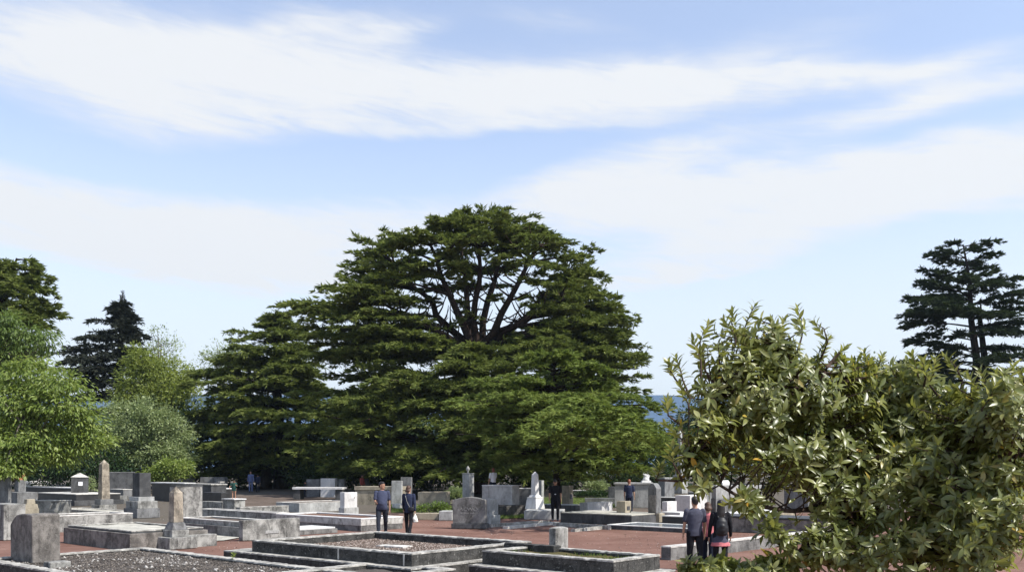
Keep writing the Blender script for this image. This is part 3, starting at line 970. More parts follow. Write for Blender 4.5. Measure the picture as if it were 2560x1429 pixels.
def tubes(name, paths, mat, parent, sides=6):
    """paths: list of (points (n,3), radii (n,)); one mesh of tapered limbs"""
    V, Fl, off = [], [], 0
    for P, r in paths:
        P = np.asarray(P, float)
        r = np.asarray(r, float)
        T = norm(np.gradient(P, axis=0))
        ref = np.where(np.abs(T[:, 2:3]) > 0.9, np.array([[1.0, 0, 0]]), np.array([[0, 0, 1.0]]))
        A = norm(np.cross(T, ref))
        B = np.cross(T, A)
        ang = np.linspace(0, 2 * np.pi, sides, endpoint=False)
        ring = P[:, None, :] + r[:, None, None] * (A[:, None, :] * np.cos(ang)[None, :, None] + B[:, None, :] * np.sin(ang)[None, :, None])
        n = len(P)
        V.append(ring.reshape(-1, 3))
        i = np.arange(n - 1)[:, None] * sides
        k = np.arange(sides)[None, :]
        k2 = (k + 1) % sides
        q = np.stack([i + k, i + k2, i + sides + k2, i + sides + k], -1).reshape(-1, 4) + off
        Fl.append(q)
        off += n * sides
    V, Fl = np.concatenate(V), np.concatenate(Fl)
    return mesh_np(name, V, Fl.ravel(), np.full(len(Fl), 4), mat, parent, smooth=True)


class Leaves:
    def __init__(self):
        self.b, self.d, self.s, self.l, self.w, self.r = [], [], [], [], [], []

    def add(self, base, d, side, l, w, r):
        for lst, x in zip((self.b, self.d, self.s, self.l, self.w, self.r), (base, d, side, l, w, r)):
            lst.append(np.asarray(x, np.float32))

    def arrays(self):
        return [np.concatenate(x) for x in (self.b, self.d, self.s, self.l, self.w, self.r)]

    def build(self, name, mat, parent, style='needle', loc=None):
        b, d, s, l, w, r = self.arrays()
        if loc is not None:
            b = b - np.asarray(loc, np.float32)
        d = norm(d)
        s = norm(np.cross(d, s))
        n = np.cross(s, d)
        l, w = l[:, None], w[:, None]
        if style == 'needle':          # two crossed slim blades
            m1 = b + d * l * 0.42
            tip = b + d * l
            V = np.stack([b, m1 + s * w * .5, tip, m1 - s * w * .5, m1 + n * w * .4, m1 - n * w * .4], 1).reshape(-1, 3)
            k = np.arange(len(b))[:, None] * 6
            q = np.concatenate([k + np.array([[0, 1, 2, 3]]), k + np.array([[0, 4, 2, 5]])], 1).reshape(-1)
            return mesh_np(name, V, q, np.full(len(b) * 2, 4), mat, parent, rnd=np.repeat(r, 2))
        if style == 'leaf':            # one leaf folded along its midrib
            m1 = b + d * l * 0.45 + n * w * 0.12
            tip = b + d * l - n * l * 0.12
            V = np.stack([b, m1 + s * w * .5, tip, m1 - s * w * .5], 1).reshape(-1, 3)
            k = np.arange(len(b))[:, None] * 4
            q = np.concatenate([k + np.array([[0, 1, 2]]), k + np.array([[0, 2, 3]])], 1).reshape(-1)
            return mesh_np(name, V, q, np.full(len(b) * 2, 3), mat, parent, rnd=np.repeat(r, 2))
        # 'big': a curved, folded blade of ten faces
        us = np.array([0.0, 0.16, 0.4, 0.66, 0.86, 1.0])
        pw = np.array([0.06, 0.5, 0.95, 0.86, 0.42, 0.0])
        curv = (0.02 + 0.45 * np.abs(np.sin(l * 9173.0)))[:, None] if False else (0.02 + 0.5 * ((r * 7.31) % 1.0))[:, None]
        cols = []
        for u_, p_ in zip(us, pw):
            c = b + d * l * u_ - n * l * curv * u_ * u_
            cols += [c + s * w * p_ * .5 + n * w * p_ * .16, c, c - s * w * p_ * .5 + n * w * p_ * .16]
        V = np.stack(cols, 1).reshape(-1, 3)
        k = np.arange(len(b))[:, None] * 18
        qs = []
        for i in range(5):
            a = 3 * i
            qs += [[a, a + 1, a + 4, a + 3], [a + 1, a + 2, a + 5, a + 4]]
        q = np.concatenate([k + np.array([x]) for x in qs], 1).reshape(-1)
        return mesh_np(name, V, q, np.full(len(b) * 10, 4), mat, parent, smooth=True, rnd=np.repeat(r, 10))


def bough(Lv, wood, P0, P1, w, arch=0.08, droop=0.35, dens=1.0, rng=RNG, size=0.5, s0=0.25, r0=0.09, thick=0.13, bend=None):
    """one layered cedar bough: an arched limb, branchlets left and right, needle sprays on all of them"""
    P0, P1 = np.asarray(P0, float), np.asarray(P1, float)
    L = np.linalg.norm(P1 - P0)
    mid = (P0 + P1) / 2 + np.array([0, 0, arch * L]) + rng.normal(0, 0.04 * L, 3) * np.array([1, 1, 0.3])
    if bend is not None:
        mid = mid + bend

    def A(s):
        s = np.asarray(s)[:, None]
        return (1 - s) ** 2 * P0 + 2 * s * (1 - s) * mid + s * s * P1

    def T(s):
        s = np.asarray(s)[:, None]
        return norm(2 * (1 - s) * (mid - P0) + 2 * s * (P1 - mid))
    ss = np.linspace(0, 0.93, 9)
    wood.append((A(ss), r0 * (1 - 0.88 * ss)))
    nb = max(9, int(L * (1 - s0) * 3.1 * dens ** 0.5))
    sb = s0 + (1 - s0) * rng.random(nb) ** 0.85
    side = np.where(rng.random(nb) < 0.5, -1.0, 1.0)
    x = (sb - s0) / (1 - s0)
    lb = w * (0.3 + 0.7 * np.sin(np.pi * np.clip(0.16 + 0.82 * x, 0, 1))) * rng.uniform(0.45, 1.3, nb)
    phi = np.radians(rng.uniform(30, 75, nb) * (1 - 0.35 * x))
    Tb = T(sb)
    Nb = norm(np.cross(Tb, np.array([0, 0, 1.0])))
    Bb = norm(Tb * np.cos(phi)[:, None] + Nb * (side * np.sin(phi))[:, None])
    Pb = A(sb) + rng.normal(0, thick * 0.4, (nb, 1)) * np.array([0, 0, 1.0])
    ntf = np.maximum(2, np.round(lb / (size * 0.62))).astype(int)     # tufts along each branchlet
    ti = np.repeat(np.arange(nb), ntf)
    nt_ = len(ti)
    first = np.concatenate([[0], np.cumsum(ntf)[:-1]])
    tt = (np.arange(nt_) - first[ti] + rng.uniform(0.5, 1.0, nt_)) / ntf[ti]
    lt = lb[ti]
    Bt = Bb[ti]
    St = norm(np.cross(Bt, np.array([0, 0, 1.0])))
    Pt = Pb[ti] + Bt * (tt * lt)[:, None] + St * (rng.normal(0, 0.1, nt_) * (0.4 + lt))[:, None]
    Pt[:, 2] += -droop * lt * (0.2 * tt + 0.8 * tt ** 3) + rng.uniform(-0.5, 0.5, nt_) * thick
    ta = rng.normal(0, 0.55, nt_)
    Dt = Bt * np.cos(ta)[:, None] + St * np.sin(ta)[:, None]
    Dt[:, 2] += rng.uniform(-0.1, 0.28, nt_) - 1.0 * droop * tt * tt
    Dt = norm(Dt)
    tone = rng.random(nt_)
    k = int(round(11 * dens))
    idx = np.repeat(np.arange(nt_), k)
    n = len(idx)
    d = Dt[idx] + rng.normal(0, 0.5, (n, 3)) * np.array([1, 1, 0.42])
    pos = Pt[idx] + rng.normal(0, size * 0.12, (n, 3)) * np.array([1, 1, 0.6])
    up = np.tile(np.array([[0, 0, 1.0]]), (n, 1)) + rng.normal(0, 0.75, (n, 3))
    ln = size * rng.uniform(0.55, 1.25, n)
    Lv.add(pos, d, up, ln, ln * rng.uniform(0.16, 0.25, n), np.clip(0.65 * tone[idx] + 0.35 * rng.random(n), 0, 1))


def leader(Lv, wood, P, h, rng=RNG, size=0.4):
    """an upright leading shoot with a few tufts"""
    wood.append((np.array([P, P + np.array([0, 0, h * 0.5]), P + np.array([0, 0, h])]), np.array([0.05, 0.03, 0.01])))
    n = 60
    t = rng.random(n)
    a = rng.uniform(0, 2 * np.pi, n)
    d = np.stack([np.cos(a), np.sin(a), rng.uniform(0.2, 1.2, n)], 1)
    Lv.add(P + np.stack([0 * t, 0 * t, t * h], 1), d, np.tile([[0, 0, 1.0]], (n, 1)), size * (1.3 - t), size * 0.3 * np.ones(n), rng.random(n))


def tree_root(name, label, loc, group):
    r = empty(name, loc)
    return tag(r, label, 'tree', group)


def finish_tree(root, Lv, wood, leaf, bark_, style='needle', nm='crown'):
    loc = np.array(root.location)
    wood = [(np.asarray(P) - loc, r) for P, r in wood]
    tubes('trunk', wood, bark_, root)
    Lv.build(nm, leaf, root, style, loc)


# ------------------------------------------------------------------ the great cedar
def path_at(P, t):
    P = np.asarray(P)
    i = min(int(t * (len(P) - 1)), len(P) - 2)
    f_ = t * (len(P) - 1) - i
    return P[i] * (1 - f_) + P[i + 1] * f_


GY = 60 * S
rng = np.random.default_rng(3)
Lv, wood = Leaves(), []
base = pt(1193, 1238, GY)
base[2] = gz(GY)
fork = pt(1190, 872, GY)
trunk = np.array([base + [0, 0, -.3], pt(1196, 1150, GY), pt(1186, 1000, GY), fork])
wood.append((trunk, np.array([0.95, 0.7, 0.6, 0.55])))
stems = {}
for k, (x1, y1, x2, y2, dy) in enumerate([(1080, 760, 985, 655, 1.0), (1130, 760, 1075, 610, -2.0), (1165, 740, 1150, 575, 2.5), (1195, 720, 1200, 565, -1.0),
                                          (1225, 740, 1265, 570, 2.0), (1265, 770, 1345, 610, -2.5), (1310, 790, 1420, 680, 1.5), (1255, 820, 1400, 745, -1.0), (1120, 830, 960, 760, -1.5)]):
    a, b, c_ = fork + [0, 0, -0.8], pt(x1, y1, GY + dy), pt(x2, y2, GY + 1.8 * dy)
    tt = np.linspace(0, 1, 8)[:, None]
    P = (1 - tt) ** 2 * a + 2 * tt * (1 - tt) * b + tt * tt * c_
    P[1:-1] += rng.normal(0, 0.12, (6, 3))
    wood.append((P, np.linspace(0.36, 0.1, 8)))
    stems[k] = P
allst = np.concatenate(list(stems.values()) + [trunk[1:]])


def from_wood(tip, rise):
    """start a bough at the wood whose height lies a little under its tip"""
    hz = np.linalg.norm(allst[:, :2] - tip[:2], axis=1)
    sc = np.abs(allst[:, 2] - (tip[2] - rise * hz)) + 0.35 * hz
    return allst[np.argmin(sc)] + np.array([0, 0, -0.1])


def crown_bands(bands, Yc, xc, rng, Lv, wood, starter, size, dens, wfun, group_arch=0.06, nmul=1.0):
    for (py, xl, xr, n, fb, rise, droop, azs) in bands:
        for i in range(int(n * nmul + .5)):
            az = rng.choice(azs) if len(azs) else rng.uniform(0, 2 * math.pi)
            az = az + rng.normal(0, 0.22)
            ca, sa = math.cos(az), math.sin(az)
            rx = (xr - xc if ca > 0 else xc - xl) / F * Yc
            rr = rx * abs(ca) ** 1.2 + fb * (1 - abs(ca) ** 1.2)
            rr *= rng.uniform(0.6, 1.04)
            tip = np.array([(xc - CX) / F * Yc + rr * ca, Yc + rr * sa, H - (py + rng.uniform(-7, 7) - HY) / F * Yc])
            p0 = starter(tip, rise)
            L = np.linalg.norm(tip - p0)
            if L < 0.35:
                continue
            bough(Lv, wood, p0, tip, wfun(L), group_arch, droop, dens, rng, size, s0=0.18 if L > 6 else 0.12, r0=0.05 + 0.012 * L)


FR = [-math.pi / 2, -math.pi / 2 - 0.6, -math.pi / 2 + 0.6, -math.pi / 2 - 1.1, -math.pi / 2 + 1.1]
SIDE = [0, math.pi, 0.35, math.pi - 0.35, -0.3, math.pi + 0.3]
ALL = []
bands = [
    (561, 1075, 1345, 16, 3.5, 0.22, 0.2, ALL), (592, 960, 1385, 22, 6.2, 0.2, 0.24, ALL), (634, 900, 1460, 24, 7.0, 0.18, 0.24, ALL),
    (678, 868, 1480, 15, 6, 0.18, 0.24, SIDE + [math.pi / 2]), (722, 850, 1490, 12, 5, 0.18, 0.24, SIDE),
    (764, 730, 1535, 13, 4.5, 0.15, 0.24, SIDE), (806, 750, 1575, 13, 5, 0.12, 0.24, SIDE), (848, 785, 1580, 14, 5, 0.1, 0.24, SIDE + [-math.pi / 2 - 1.1, -math.pi / 2 + 1.1]),
    (890, 790, 1604, 18, 7.5, 0.1, 0.24, SIDE + FR), (934, 770, 1612, 20, 9, 0.08, 0.24, ALL),
    (980, 760, 1604, 20, 9.5, 0.05, 0.24, ALL), (1026, 750, 1560, 20, 9.5, 0.03, 0.24, ALL),
    (1072, 740, 1540, 20, 9.5, 0.0, 0.24, ALL), (1118, 765, 1500, 19, 9.5, -0.03, 0.24, ALL), (1160, 800, 1460, 17, 9, -0.06, 0.24, ALL), (1186, 850, 1400, 10, 8, -0.08, 0.24, ALL)]
crown_bands(bands, GY, 1188, rng, Lv, wood, from_wood, 0.46, 1.0, lambda L: min(2.7, 1.0 + 0.17 * L), 0.05, 1.4)
# boughs whose tips draw the outline
for (x, y, dy, w) in [(910, 590, 0, 1.6), (905, 612, -2, 1.5), (872, 655, 0, 1.6), (880, 690, -1, 1.8), (850, 708, 1, 1.6), (722, 758, 0, 1.9), (735, 782, -1, 1.8), (760, 800, -1, 1.8), (790, 858, -2, 2.0),
                      (1370, 580, 0, 1.6), (1400, 630, -2, 1.8), (1474, 620, 0, 1.7), (1465, 640, -2, 1.7), (1480, 668, 0, 1.6), (1495, 720, 0, 1.4), (1535, 742, -1, 1.8), (1575, 772, 0, 1.8), (1576, 800, -2, 2.0), (1560, 825, -2, 1.8),
                      (1604, 858, -1, 2.0), (1606, 885, -3, 2.2), (1600, 905, -3, 2.2), (1616, 938, -1, 1.8), (1602, 972, -1, 1.5), (1585, 990, 0, 1.3),
                      (960, 745, -1, 2.0), (900, 745, -3, 2.2), (1000, 690, -4, 1.8), (930, 690, -5, 2.2), (900, 715, -6, 2.4), (960, 720, -6, 2.2), (1000, 740, -6, 2.2), (930, 775, -6, 2.4), (870, 790, -6, 2.4), (1010, 790, -6, 2.0), (940, 815, -6.5, 2.4), (1020, 830, -6, 2.0), (960, 860, -7, 2.4), (1040, 660, -5.5, 1.8), (1090, 650, -6, 1.7), (1420, 700, -5, 2.0), (1440, 760, -5, 2.2), (1480, 800, -5, 2.2), (1420, 850, -6, 2.2), (1380, 660, -5, 2.0), (980, 790, -4, 2.2), (1050, 690, -4.5, 1.5), (1150, 655, -5, 1.4), (1120, 640, -4, 1.5), (1240, 640, -4.5, 1.5), (1330, 700, -4, 1.8), (1360, 760, -4, 1.9), (1400, 820, -5, 2.0), (1000, 840, -5, 2.0), (900, 830, -3, 2.0), (870, 870, -5, 2.2), (1185, 858, -7, 2.2), (1140, 880, -7.5, 2.0), (1230, 900, -7, 2.0),
                      (840, 1000, -8, 2.4), (760, 1030, -7, 2.2), (900, 1020, -8, 2.0), (1000, 930, -7, 2.2), (960, 905, -6, 2.2), (900, 1160, -9, 1.6), (1000, 1130, -10, 1.8), (1060, 1150, -9.5, 1.5), (1090, 1185, -10, 1.3), (930, 1180, -9, 1.3), (1010, 1170, -10, 1.4)]:
    tip = pt(x, y, GY + dy)
    p0 = from_wood(tip, 0.12)
    L = np.linalg.norm(tip - p0)
    bough(Lv, wood, p0, tip, w, 0.06, 0.2, 1.1, rng, 0.42, s0=0.25 if L > 5 else 0.1, r0=0.05 + 0.012 * L)
leader(Lv, wood, pt(1140, 553, GY), 0.85, rng, 0.6)
for xx in (1215, 1245, 1275, 1310):
    leader(Lv, wood, pt(xx, 556, GY), 0.45, rng, 0.4)
for k in range(46):
    P = stems[int(rng.integers(0, 9))]
    a = path_at(P, rng.uniform(0.35, 0.98))
    az_ = rng.uniform(0, 6.28)
    ln = rng.uniform(1.2, 2.8)
    tip = a + np.array([math.cos(az_) * ln, math.sin(az_) * ln, rng.uniform(0.1, 0.6) * ln])
    bough(Lv, wood, a, tip, rng.uniform(0.6, 1.1), 0.06, 0.2, 1.0, rng, 0.42, s0=0.3, r0=0.05)
# bare twigs seen against the sky inside the crown
for k in range(150):
    P = stems[int(rng.integers(0, 9))]
    a = path_at(P, rng.uniform(0.25, 0.95))
    d = norm(np.array([rng.normal(0, 1), rng.normal(0, 0.6), rng.uniform(0.1, 1.0)]))
    ln = rng.uniform(0.8, 2.4)
    wood.append((np.array([a, a + d * ln * .5 + rng.normal(0, .1, 3), a + d * ln + [0, 0, .2 * ln]]), np.array([0.085, 0.055, 0.02])))
r = tree_root('cedar_tree', 'huge spreading cedar with open limbs showing sky in the middle of its crown', tuple(base), 'cedars')
finish_tree(r, Lv, wood, M['cedar'], M['bark_red'])

# ------------------------------------------------------------------ the nearer low cedar on its right
YY = 48.5
rng = np.random.default_rng(5)
Lv, wood = Leaves(), []
xc = 1393
base = pt(xc, 1300, YY)
base[2] = gz(YY)
top = pt(1385, 875, YY)
tr = np.array([base + [0, 0, -.2], pt(1392, 1150, YY), pt(1388, 1000, YY), top])
wood.append((tr, np.array([0.24, 0.2, 0.15, 0.04])))


def stem_start(tr):
    pts = np.array([path_at(tr, t) for t in np.linspace(0.12, 0.99, 40)])

    def g(tip, rise):
        hz = np.linalg.norm(pts[:, :2] - tip[:2], axis=1)
        return pts[np.argmin(np.abs(pts[:, 2] - (tip[2] - rise * hz)))]
    return g


sN = stem_start(tr)
bands = [(890, 1290, 1450, 9, 1.8, 0.2, 0.24, ALL), (922, 1240, 1510, 11, 2.6, 0.15, 0.24, ALL),
         (956, 1185, 1555, 13, 3.3, 0.12, 0.24, FR + SIDE), (990, 1150, 1590, 14, 3.8, 0.1, 0.24, FR + SIDE), (1026, 1130, 1630, 14, 4.2, 0.08, 0.24, FR + SIDE),
         (1062, 1125, 1655, 14, 4.4, 0.06, 0.24, FR + SIDE), (1098, 1125, 1670, 13, 4.4, 0.03, 0.24, FR + SIDE), (1134, 1160, 1670, 12, 4.2, 0.0, 0.24, FR + SIDE), (1166, 1290, 1650, 9, 3.2, -0.03, 0.24, ALL)]
crown_bands(bands, YY, xc, rng, Lv, wood, sN, 0.3, 1.1, lambda L: min(1.7, 0.6 + 0.16 * L), 0.05, 1.15)
for (x, y, dy, w) in [(1692, 1012, -2, 1.1), (1690, 1090, -3, 1.1), (1660, 1130, -3, 1.1), (1625, 1000, -2, 1.2), (1545, 925, -1, 1.1), (1130, 1000, -2, 1.1), (1118, 1085, -3, 1.1), (1150, 1010, -4, 1.2),
                      (1250, 985, -4, 1.2), (1340, 1000, -4.2, 1.3), (1300, 1075, -4.4, 1.3), (1390, 1090, -4.4, 1.3), (1480, 1050, -4.6, 1.3), (1560, 1040, -4.4, 1.3), (1600, 1110, -4.4, 1.2), (1520, 1150, -4.2, 1.2), (1570, 1170, -4, 1.0), (1620, 1165, -4, 1.0), (1500, 1190, -3.5, 0.8), (1450, 1188, -3, 0.8), (1330, 1150, -3.5, 1.1), (1250, 1130, -3.0, 1.1), (1660, 1060, -3, 1.1)]:
    tip = pt(x, y, YY + dy)
    p0 = sN(tip, 0.05)
    L = np.linalg.norm(tip - p0)
    bough(Lv, wood, p0, tip, w, 0.06, 0.2, 1.15, rng, 0.27, s0=0.25, r0=0.03 + 0.01 * L)
# long forward boughs: they throw the branch shadow on the red path
for (x, y, Y_) in [(1380, 1080, 29.0), (1450, 1050, 28), (1510, 1095, 28.5), (1580, 1070, 28.5), (1400, 1030, 30), (1630, 1085, 29), (1540, 1020, 29.5), (1600, 1040, 29), (1665, 1100, 29.5), (1480, 990, 29)]:
    tip = pt(x, y, Y_ * S)
    p0 = sN(tip, 0.06)
    bough(Lv, wood, p0, tip, 1.3, 0.06, 0.3, 1.25, rng, 0.27, s0=0.5, r0=0.09)
r = tree_root('cedar_tree', 'bright green lower cedar with tiered boughs in front of the huge cedar', tuple(base), 'cedars')
finish_tree(r, Lv, wood, M['cedar_young'], M['bark'])

# ------------------------------------------------------------------ the smaller cedar on the left
YY = 72 * S
rng = np.random.default_rng(8)
Lv, wood = Leaves(), []
base = pt(705, 1228, YY)
base[2] = gz(YY)
tr = np.array([base + [0, 0, -.3], pt(700, 1150, YY), pt(692, 960, YY), pt(686, 800, YY)])
wood.append((tr, np.array([0.8, 0.62, 0.4, 0.08])))
tr2 = np.array([pt(664, 1228, YY - 1.5), pt(668, 1150, YY - 1), pt(690, 1040, YY), pt(690, 1000, YY)])
wood.append((tr2, np.array([0.55, 0.42, 0.3, 0.1])))
sL = stem_start(tr)
bands = [(796, 668, 712, 8, .9, 0.2, 0.2, ALL), (812, 655, 740, 7, 2, 0.15, 0.24, ALL), (838, 585, 770, 9, 3.4, 0.12, 0.24, ALL), (870, 570, 790, 11, 4.4, 0.1, 0.24, ALL), (902, 535, 805, 12, 5.4, 0.08, 0.24, ALL),
         (934, 490, 815, 13, 6.2, 0.06, 0.24, ALL), (967, 480, 825, 13, 6.8, 0.05, 0.24, ALL), (1002, 470, 840, 13, 7.2, 0.03, 0.24, ALL), (1038, 445, 850, 13, 7.6, 0.0, 0.24, ALL),
         (1075, 440, 860, 13, 7.8, -0.02, 0.24, ALL), (1112, 440, 870, 13, 8, -0.05, 0.24, ALL), (1150, 460, 860, 13, 7.8, -0.08, 0.24, ALL), (1184, 500, 830, 11, 7, -0.12, 0.24, ALL)]
crown_bands(bands, YY, 694, rng, Lv, wood, sL, 0.46, 1.0, lambda L: min(2.5, 0.9 + 0.18 * L), 0.05, 1.5)
for (x, y, dy, w) in [(578, 828, 0, 1.5), (582, 848, -1, 1.5), (480, 935, 0, 1.6), (468, 930, 1, 1.3), (440, 1035, 0, 1.7), (402, 1118, 0, 1.5), (440, 1080, -1, 1.8), (480, 1175, -2, 1.8), (505, 1190, -3, 1.5), (560, 1010, -5, 1.8), (640, 960, -6, 1.8), (700, 940, -6, 1.8),
                      (560, 1075, -6, 2.0), (640, 1040, -7, 2.0), (720, 1060, -7, 2.0), (620, 880, -4, 1.8), (720, 870, -4, 1.8), (760, 915, -4, 1.8), (525, 900, -2, 1.6), (540, 1130, -6, 2.0), (770, 880, -3, 1.6), (830, 1210, -6, 1.4)]:
    tip = pt(x, y, YY + dy)
    p0 = sL(tip, 0.04)
    L = np.linalg.norm(tip - p0)
    bough(Lv, wood, p0, tip, w, 0.06, 0.2, 1.1, rng, 0.44, s0=0.22, r0=0.05 + 0.01 * L)
r = tree_root('cedar_tree', 'smaller dark cedar with two trunks left of the huge cedar', tuple(base), 'cedars')
finish_tree(r, Lv, wood, M['cedar'], M['bark'])

# ------------------------------------------------------------------ the sparse cedar on the far right
YY = 72 * S
rng = np.random.default_rng(21)
Lv, wood = Leaves(), []
base = pt(2446, 1228, YY)
base[2] = gz(YY)
tr = np.array([base, pt(2436, 1000, YY), pt(2442, 900, YY), pt(2428, 800, YY), pt(2424, 700, YY), pt(2408, 612, YY)])
wood.append((tr, np.array([0.5, 0.4, 0.34, 0.26, 0.16, 0.05])))
tr2 = np.array([pt(2470, 1050, YY + 1.5), pt(2462, 900, YY + 1.5), pt(2450, 800, YY + 1.3), pt(2452, 760, YY + 1.2)])
wood.append((tr2, np.array([0.36, 0.3, 0.2, 0.06])))
sR = stem_start(tr)
for (x, y, dy, w) in [(2385, 607, 0, 1.0), (2345, 622, -.5, 1.2), (2326, 634, 0, 1.2), (2365, 650, 1, 1.2), (2489, 603, 0, 1.3), (2492, 632, -.5, 1.2), (2440, 622, -1, 1.2), (2440, 655, 1, 1.0), (2484, 664, 0.5, 1.0), (2485, 676, -1, 1.1),
                      (2309, 674, 0, 1.3), (2330, 690, 1, 1.2), (2306, 702, -.5, 1.3), (2345, 715, 1.5, 1.2), (2552, 692, 0, 1.3), (2520, 706, -2, 1.5), (2480, 705, -3, 1.5), (2548, 728, 1, 1.2), (2380, 695, -2, 1.2), (2325, 742, 2, 1.2),
                      (2277, 742, 0, 1.5), (2300, 748, -2, 1.7), (2246, 788, 0, 1.5), (2275, 775, -2, 1.7), (2265, 808, -1, 1.6), (2330, 765, -3, 1.8), (2400, 765, -4, 1.8), (2450, 775, -4, 1.7), (2570, 755, 0, 1.8), (2600, 770, -1, 2.0), (2540, 780, -3, 1.8), (2590, 800, 1, 1.8),
                      (2270, 846, 0, 1.6), (2300, 836, 1, 1.6), (2330, 858, -1, 1.4), (2310, 884, 1, 1.4), (2480, 822, -3, 1.6), (2540, 825, -2, 1.6), (2590, 830, 0, 1.6), (2560, 868, 1, 1.6), (2600, 880, -1, 1.8), (2530, 890, 1, 1.4),
                      (2250, 905, 1, 1.5), (2290, 915, -1, 1.5), (2230, 925, 0, 1.5), (2350, 905, 2, 1.2), (2500, 895, -3, 1.6), (2580, 920, -2, 1.8), (2470, 925, -3, 1.5), (2560, 950, 0, 2.0), (2380, 930, 2, 1.3),
                      (2480, 960, -2, 2.2), (2540, 985, -3, 2.2), (2600, 1000, -1, 2.2), (2460, 1010, -3, 2.0), (2380, 985, 1, 1.5), (2320, 1000, 1, 1.8), (2250, 990, 1, 2)]:
    tip = pt(x, y, YY + dy)
    p0 = sR(tip, (0.1 if y > 730 else 0.2) + rng.uniform(-.1, .1))
    L = np.linalg.norm(tip - p0)
    bough(Lv, wood, p0, tip, w * 1.08, rng.uniform(-.02, .1), 0.25, 1.7, rng, 0.44, s0=rng.uniform(.1, .28), r0=0.035 + 0.009 * L, thick=0.18)
    if y > 640 and rng.random() < .65:
        t2 = p0 + (tip - p0) * rng.uniform(.7, .9) + np.array([0, rng.choice([-1, 1]) * rng.uniform(1.2, 2.6), rng.uniform(-.5, .5)])
        bough(Lv, wood, p0, t2, w, 0.08, 0.4, 1.2, rng, 0.45, s0=0.1, r0=0.03 + 0.008 * L)
r = tree_root('cedar_tree', 'sparse dark cedar with bare horizontal limbs rising behind the shrub on the right', tuple(base), 'cedars')
finish_tree(r, Lv, wood, M['cedar_dark'], M['bark'])

# ------------------------------------------------------------------ conifers on the far left
YY = 60 * S
rng = np.random.default_rng(31)
Lv, wood = Leaves(), []
base = pt(-30, 1232, YY)
base[2] = gz(YY)
tr = np.array([base, pt(-25, 950, YY), pt(0, 780, YY), pt(42, 645, YY)])
wood.append((tr, np.array([0.6, 0.45, 0.3, 0.06])))
sX = stem_start(tr)
bands = [(668, 0, 75, 8, 2, 0.2, 0.35, ALL), (688, -40, 105, 9, 3, 0.15, 0.35, ALL), (712, -60, 120, 10, 3.5, 0.12, 0.38, ALL), (738, -80, 135, 10, 4, 0.1, 0.4, ALL), (765, -100, 145, 11, 4.5, 0.08, 0.4, ALL), (795, -120, 130, 11, 5, 0.06, 0.4, ALL), (830, -140, 120, 11, 5, 0.04, 0.4, ALL), (865, -150, 110, 10, 5, 0.02, 0.4, ALL), (900, -150, 90, 9, 5, 0, 0.4, ALL)]
crown_bands(bands, YY, 10, rng, Lv, wood, sX, 0.5, 1.1, lambda L: min(1.8, 0.7 + 0.18 * L))
for (x, y, dy, w) in [(75, 650, 0, 0.9), (95, 668, 0, 1.0), (118, 690, 0, 1.1), (135, 722, -.5, 1.2), (145, 748, 0, 1.2), (142, 760, 1, 1.1), (10, 665, -1, 1.0)]:
    tip = pt(x, y, YY + dy)
    bough(Lv, wood, sX(tip, 0.1), tip, w, 0.05, 0.35, 1.2, rng, 0.5, s0=0.3)
r = tree_root('cedar_tree', 'dark cedar cut off by the left edge of the picture above the bright leaves', tuple(base), 'cedars')
finish_tree(r, Lv, wood, M['cedar'], M['bark'])

YY = 82 * S
rng = np.random.default_rng(41)
Lv, wood = Leaves(), []
base = pt(296, 1215, YY)
base[2] = gz(YY)
tr = np.array([base, pt(297, 1000, YY), pt(302, 860, YY), pt(306, 730, YY)])
wood.append((tr, np.array([0.6, 0.45, 0.28, 0.03])))
sX = stem_start(tr)
bands = [(765, 293, 321, 8, .5, 0.3, 0.2, ALL), (782, 284, 330, 9, 1.0, 0.15, 0.25, ALL), (802, 272, 340, 10, 1.6, 0.05, 0.24, ALL), (822, 225, 344, 11, 2.4, 0.02, 0.24, ALL), (846, 215, 356, 12, 3, 0.0, 0.35, ALL), (872, 185, 362, 13, 3.8, -0.03, 0.38, ALL),
         (900, 150, 365, 14, 4.4, -0.05, 0.4, ALL), (930, 145, 370, 14, 4.6, -0.08, 0.4, ALL), (960, 160, 372, 13, 4.8, -0.1, 0.4, ALL), (995, 170, 372, 12, 4.8, -0.12, 0.4, ALL), (1035, 180, 370, 11, 4.8, -0.14, 0.4, ALL), (1080, 180, 370, 10, 4.8, -0.15, 0.4, ALL), (1130, 180, 370, 10, 4.6, -0.16, 0.4, ALL)]
crown_bands(bands, YY, 300, rng, Lv, wood, sX, 0.5, 1.05, lambda L: min(1.7, 0.5 + 0.2 * L), 0.03)
for (x, y, w) in [(222, 802, 1.0), (145, 880, 1.4), (160, 868, 1.2), (185, 845, 1.3), (150, 905, 1.4), (344, 795, 0.9), (360, 838, 1.0), (275, 770, .7)]:
    tip = pt(x, y, YY)
    bough(Lv, wood, sX(tip, -0.03), tip, w, 0.06, 0.3, 1.2, rng, 0.5, s0=0.3)
n = 420
t = rng.random(n) ** 0.7
ctr = pt(306.5, 724, YY) + (pt(305, 800, YY) - pt(306.5, 724, YY)) * t[:, None]
a = rng.uniform(0, 6.28, n)
rad = (0.05 + 0.95 * t ** 1.3) * rng.uniform(.2, 1.0, n) * (0.75 + 0.25 * np.sin(t * 38))
d = np.stack([np.cos(a), np.sin(a), rng.uniform(-.1, .7, n)], 1)
Lv.add(ctr + d * rad[:, None] * [1, 1, 0.1], d, np.tile([[0, 0, 1.0]], (n, 1)) + rng.normal(0, .4, (n, 3)), 0.34 * (0.5 + t), 0.1 * (0.5 + t), rng.random(n))
wood.append((np.array([pt(306, 740, YY), pt(306.5, 732, YY), pt(307, 724, YY)]), np.array([0.04, 0.03, 0.012])))
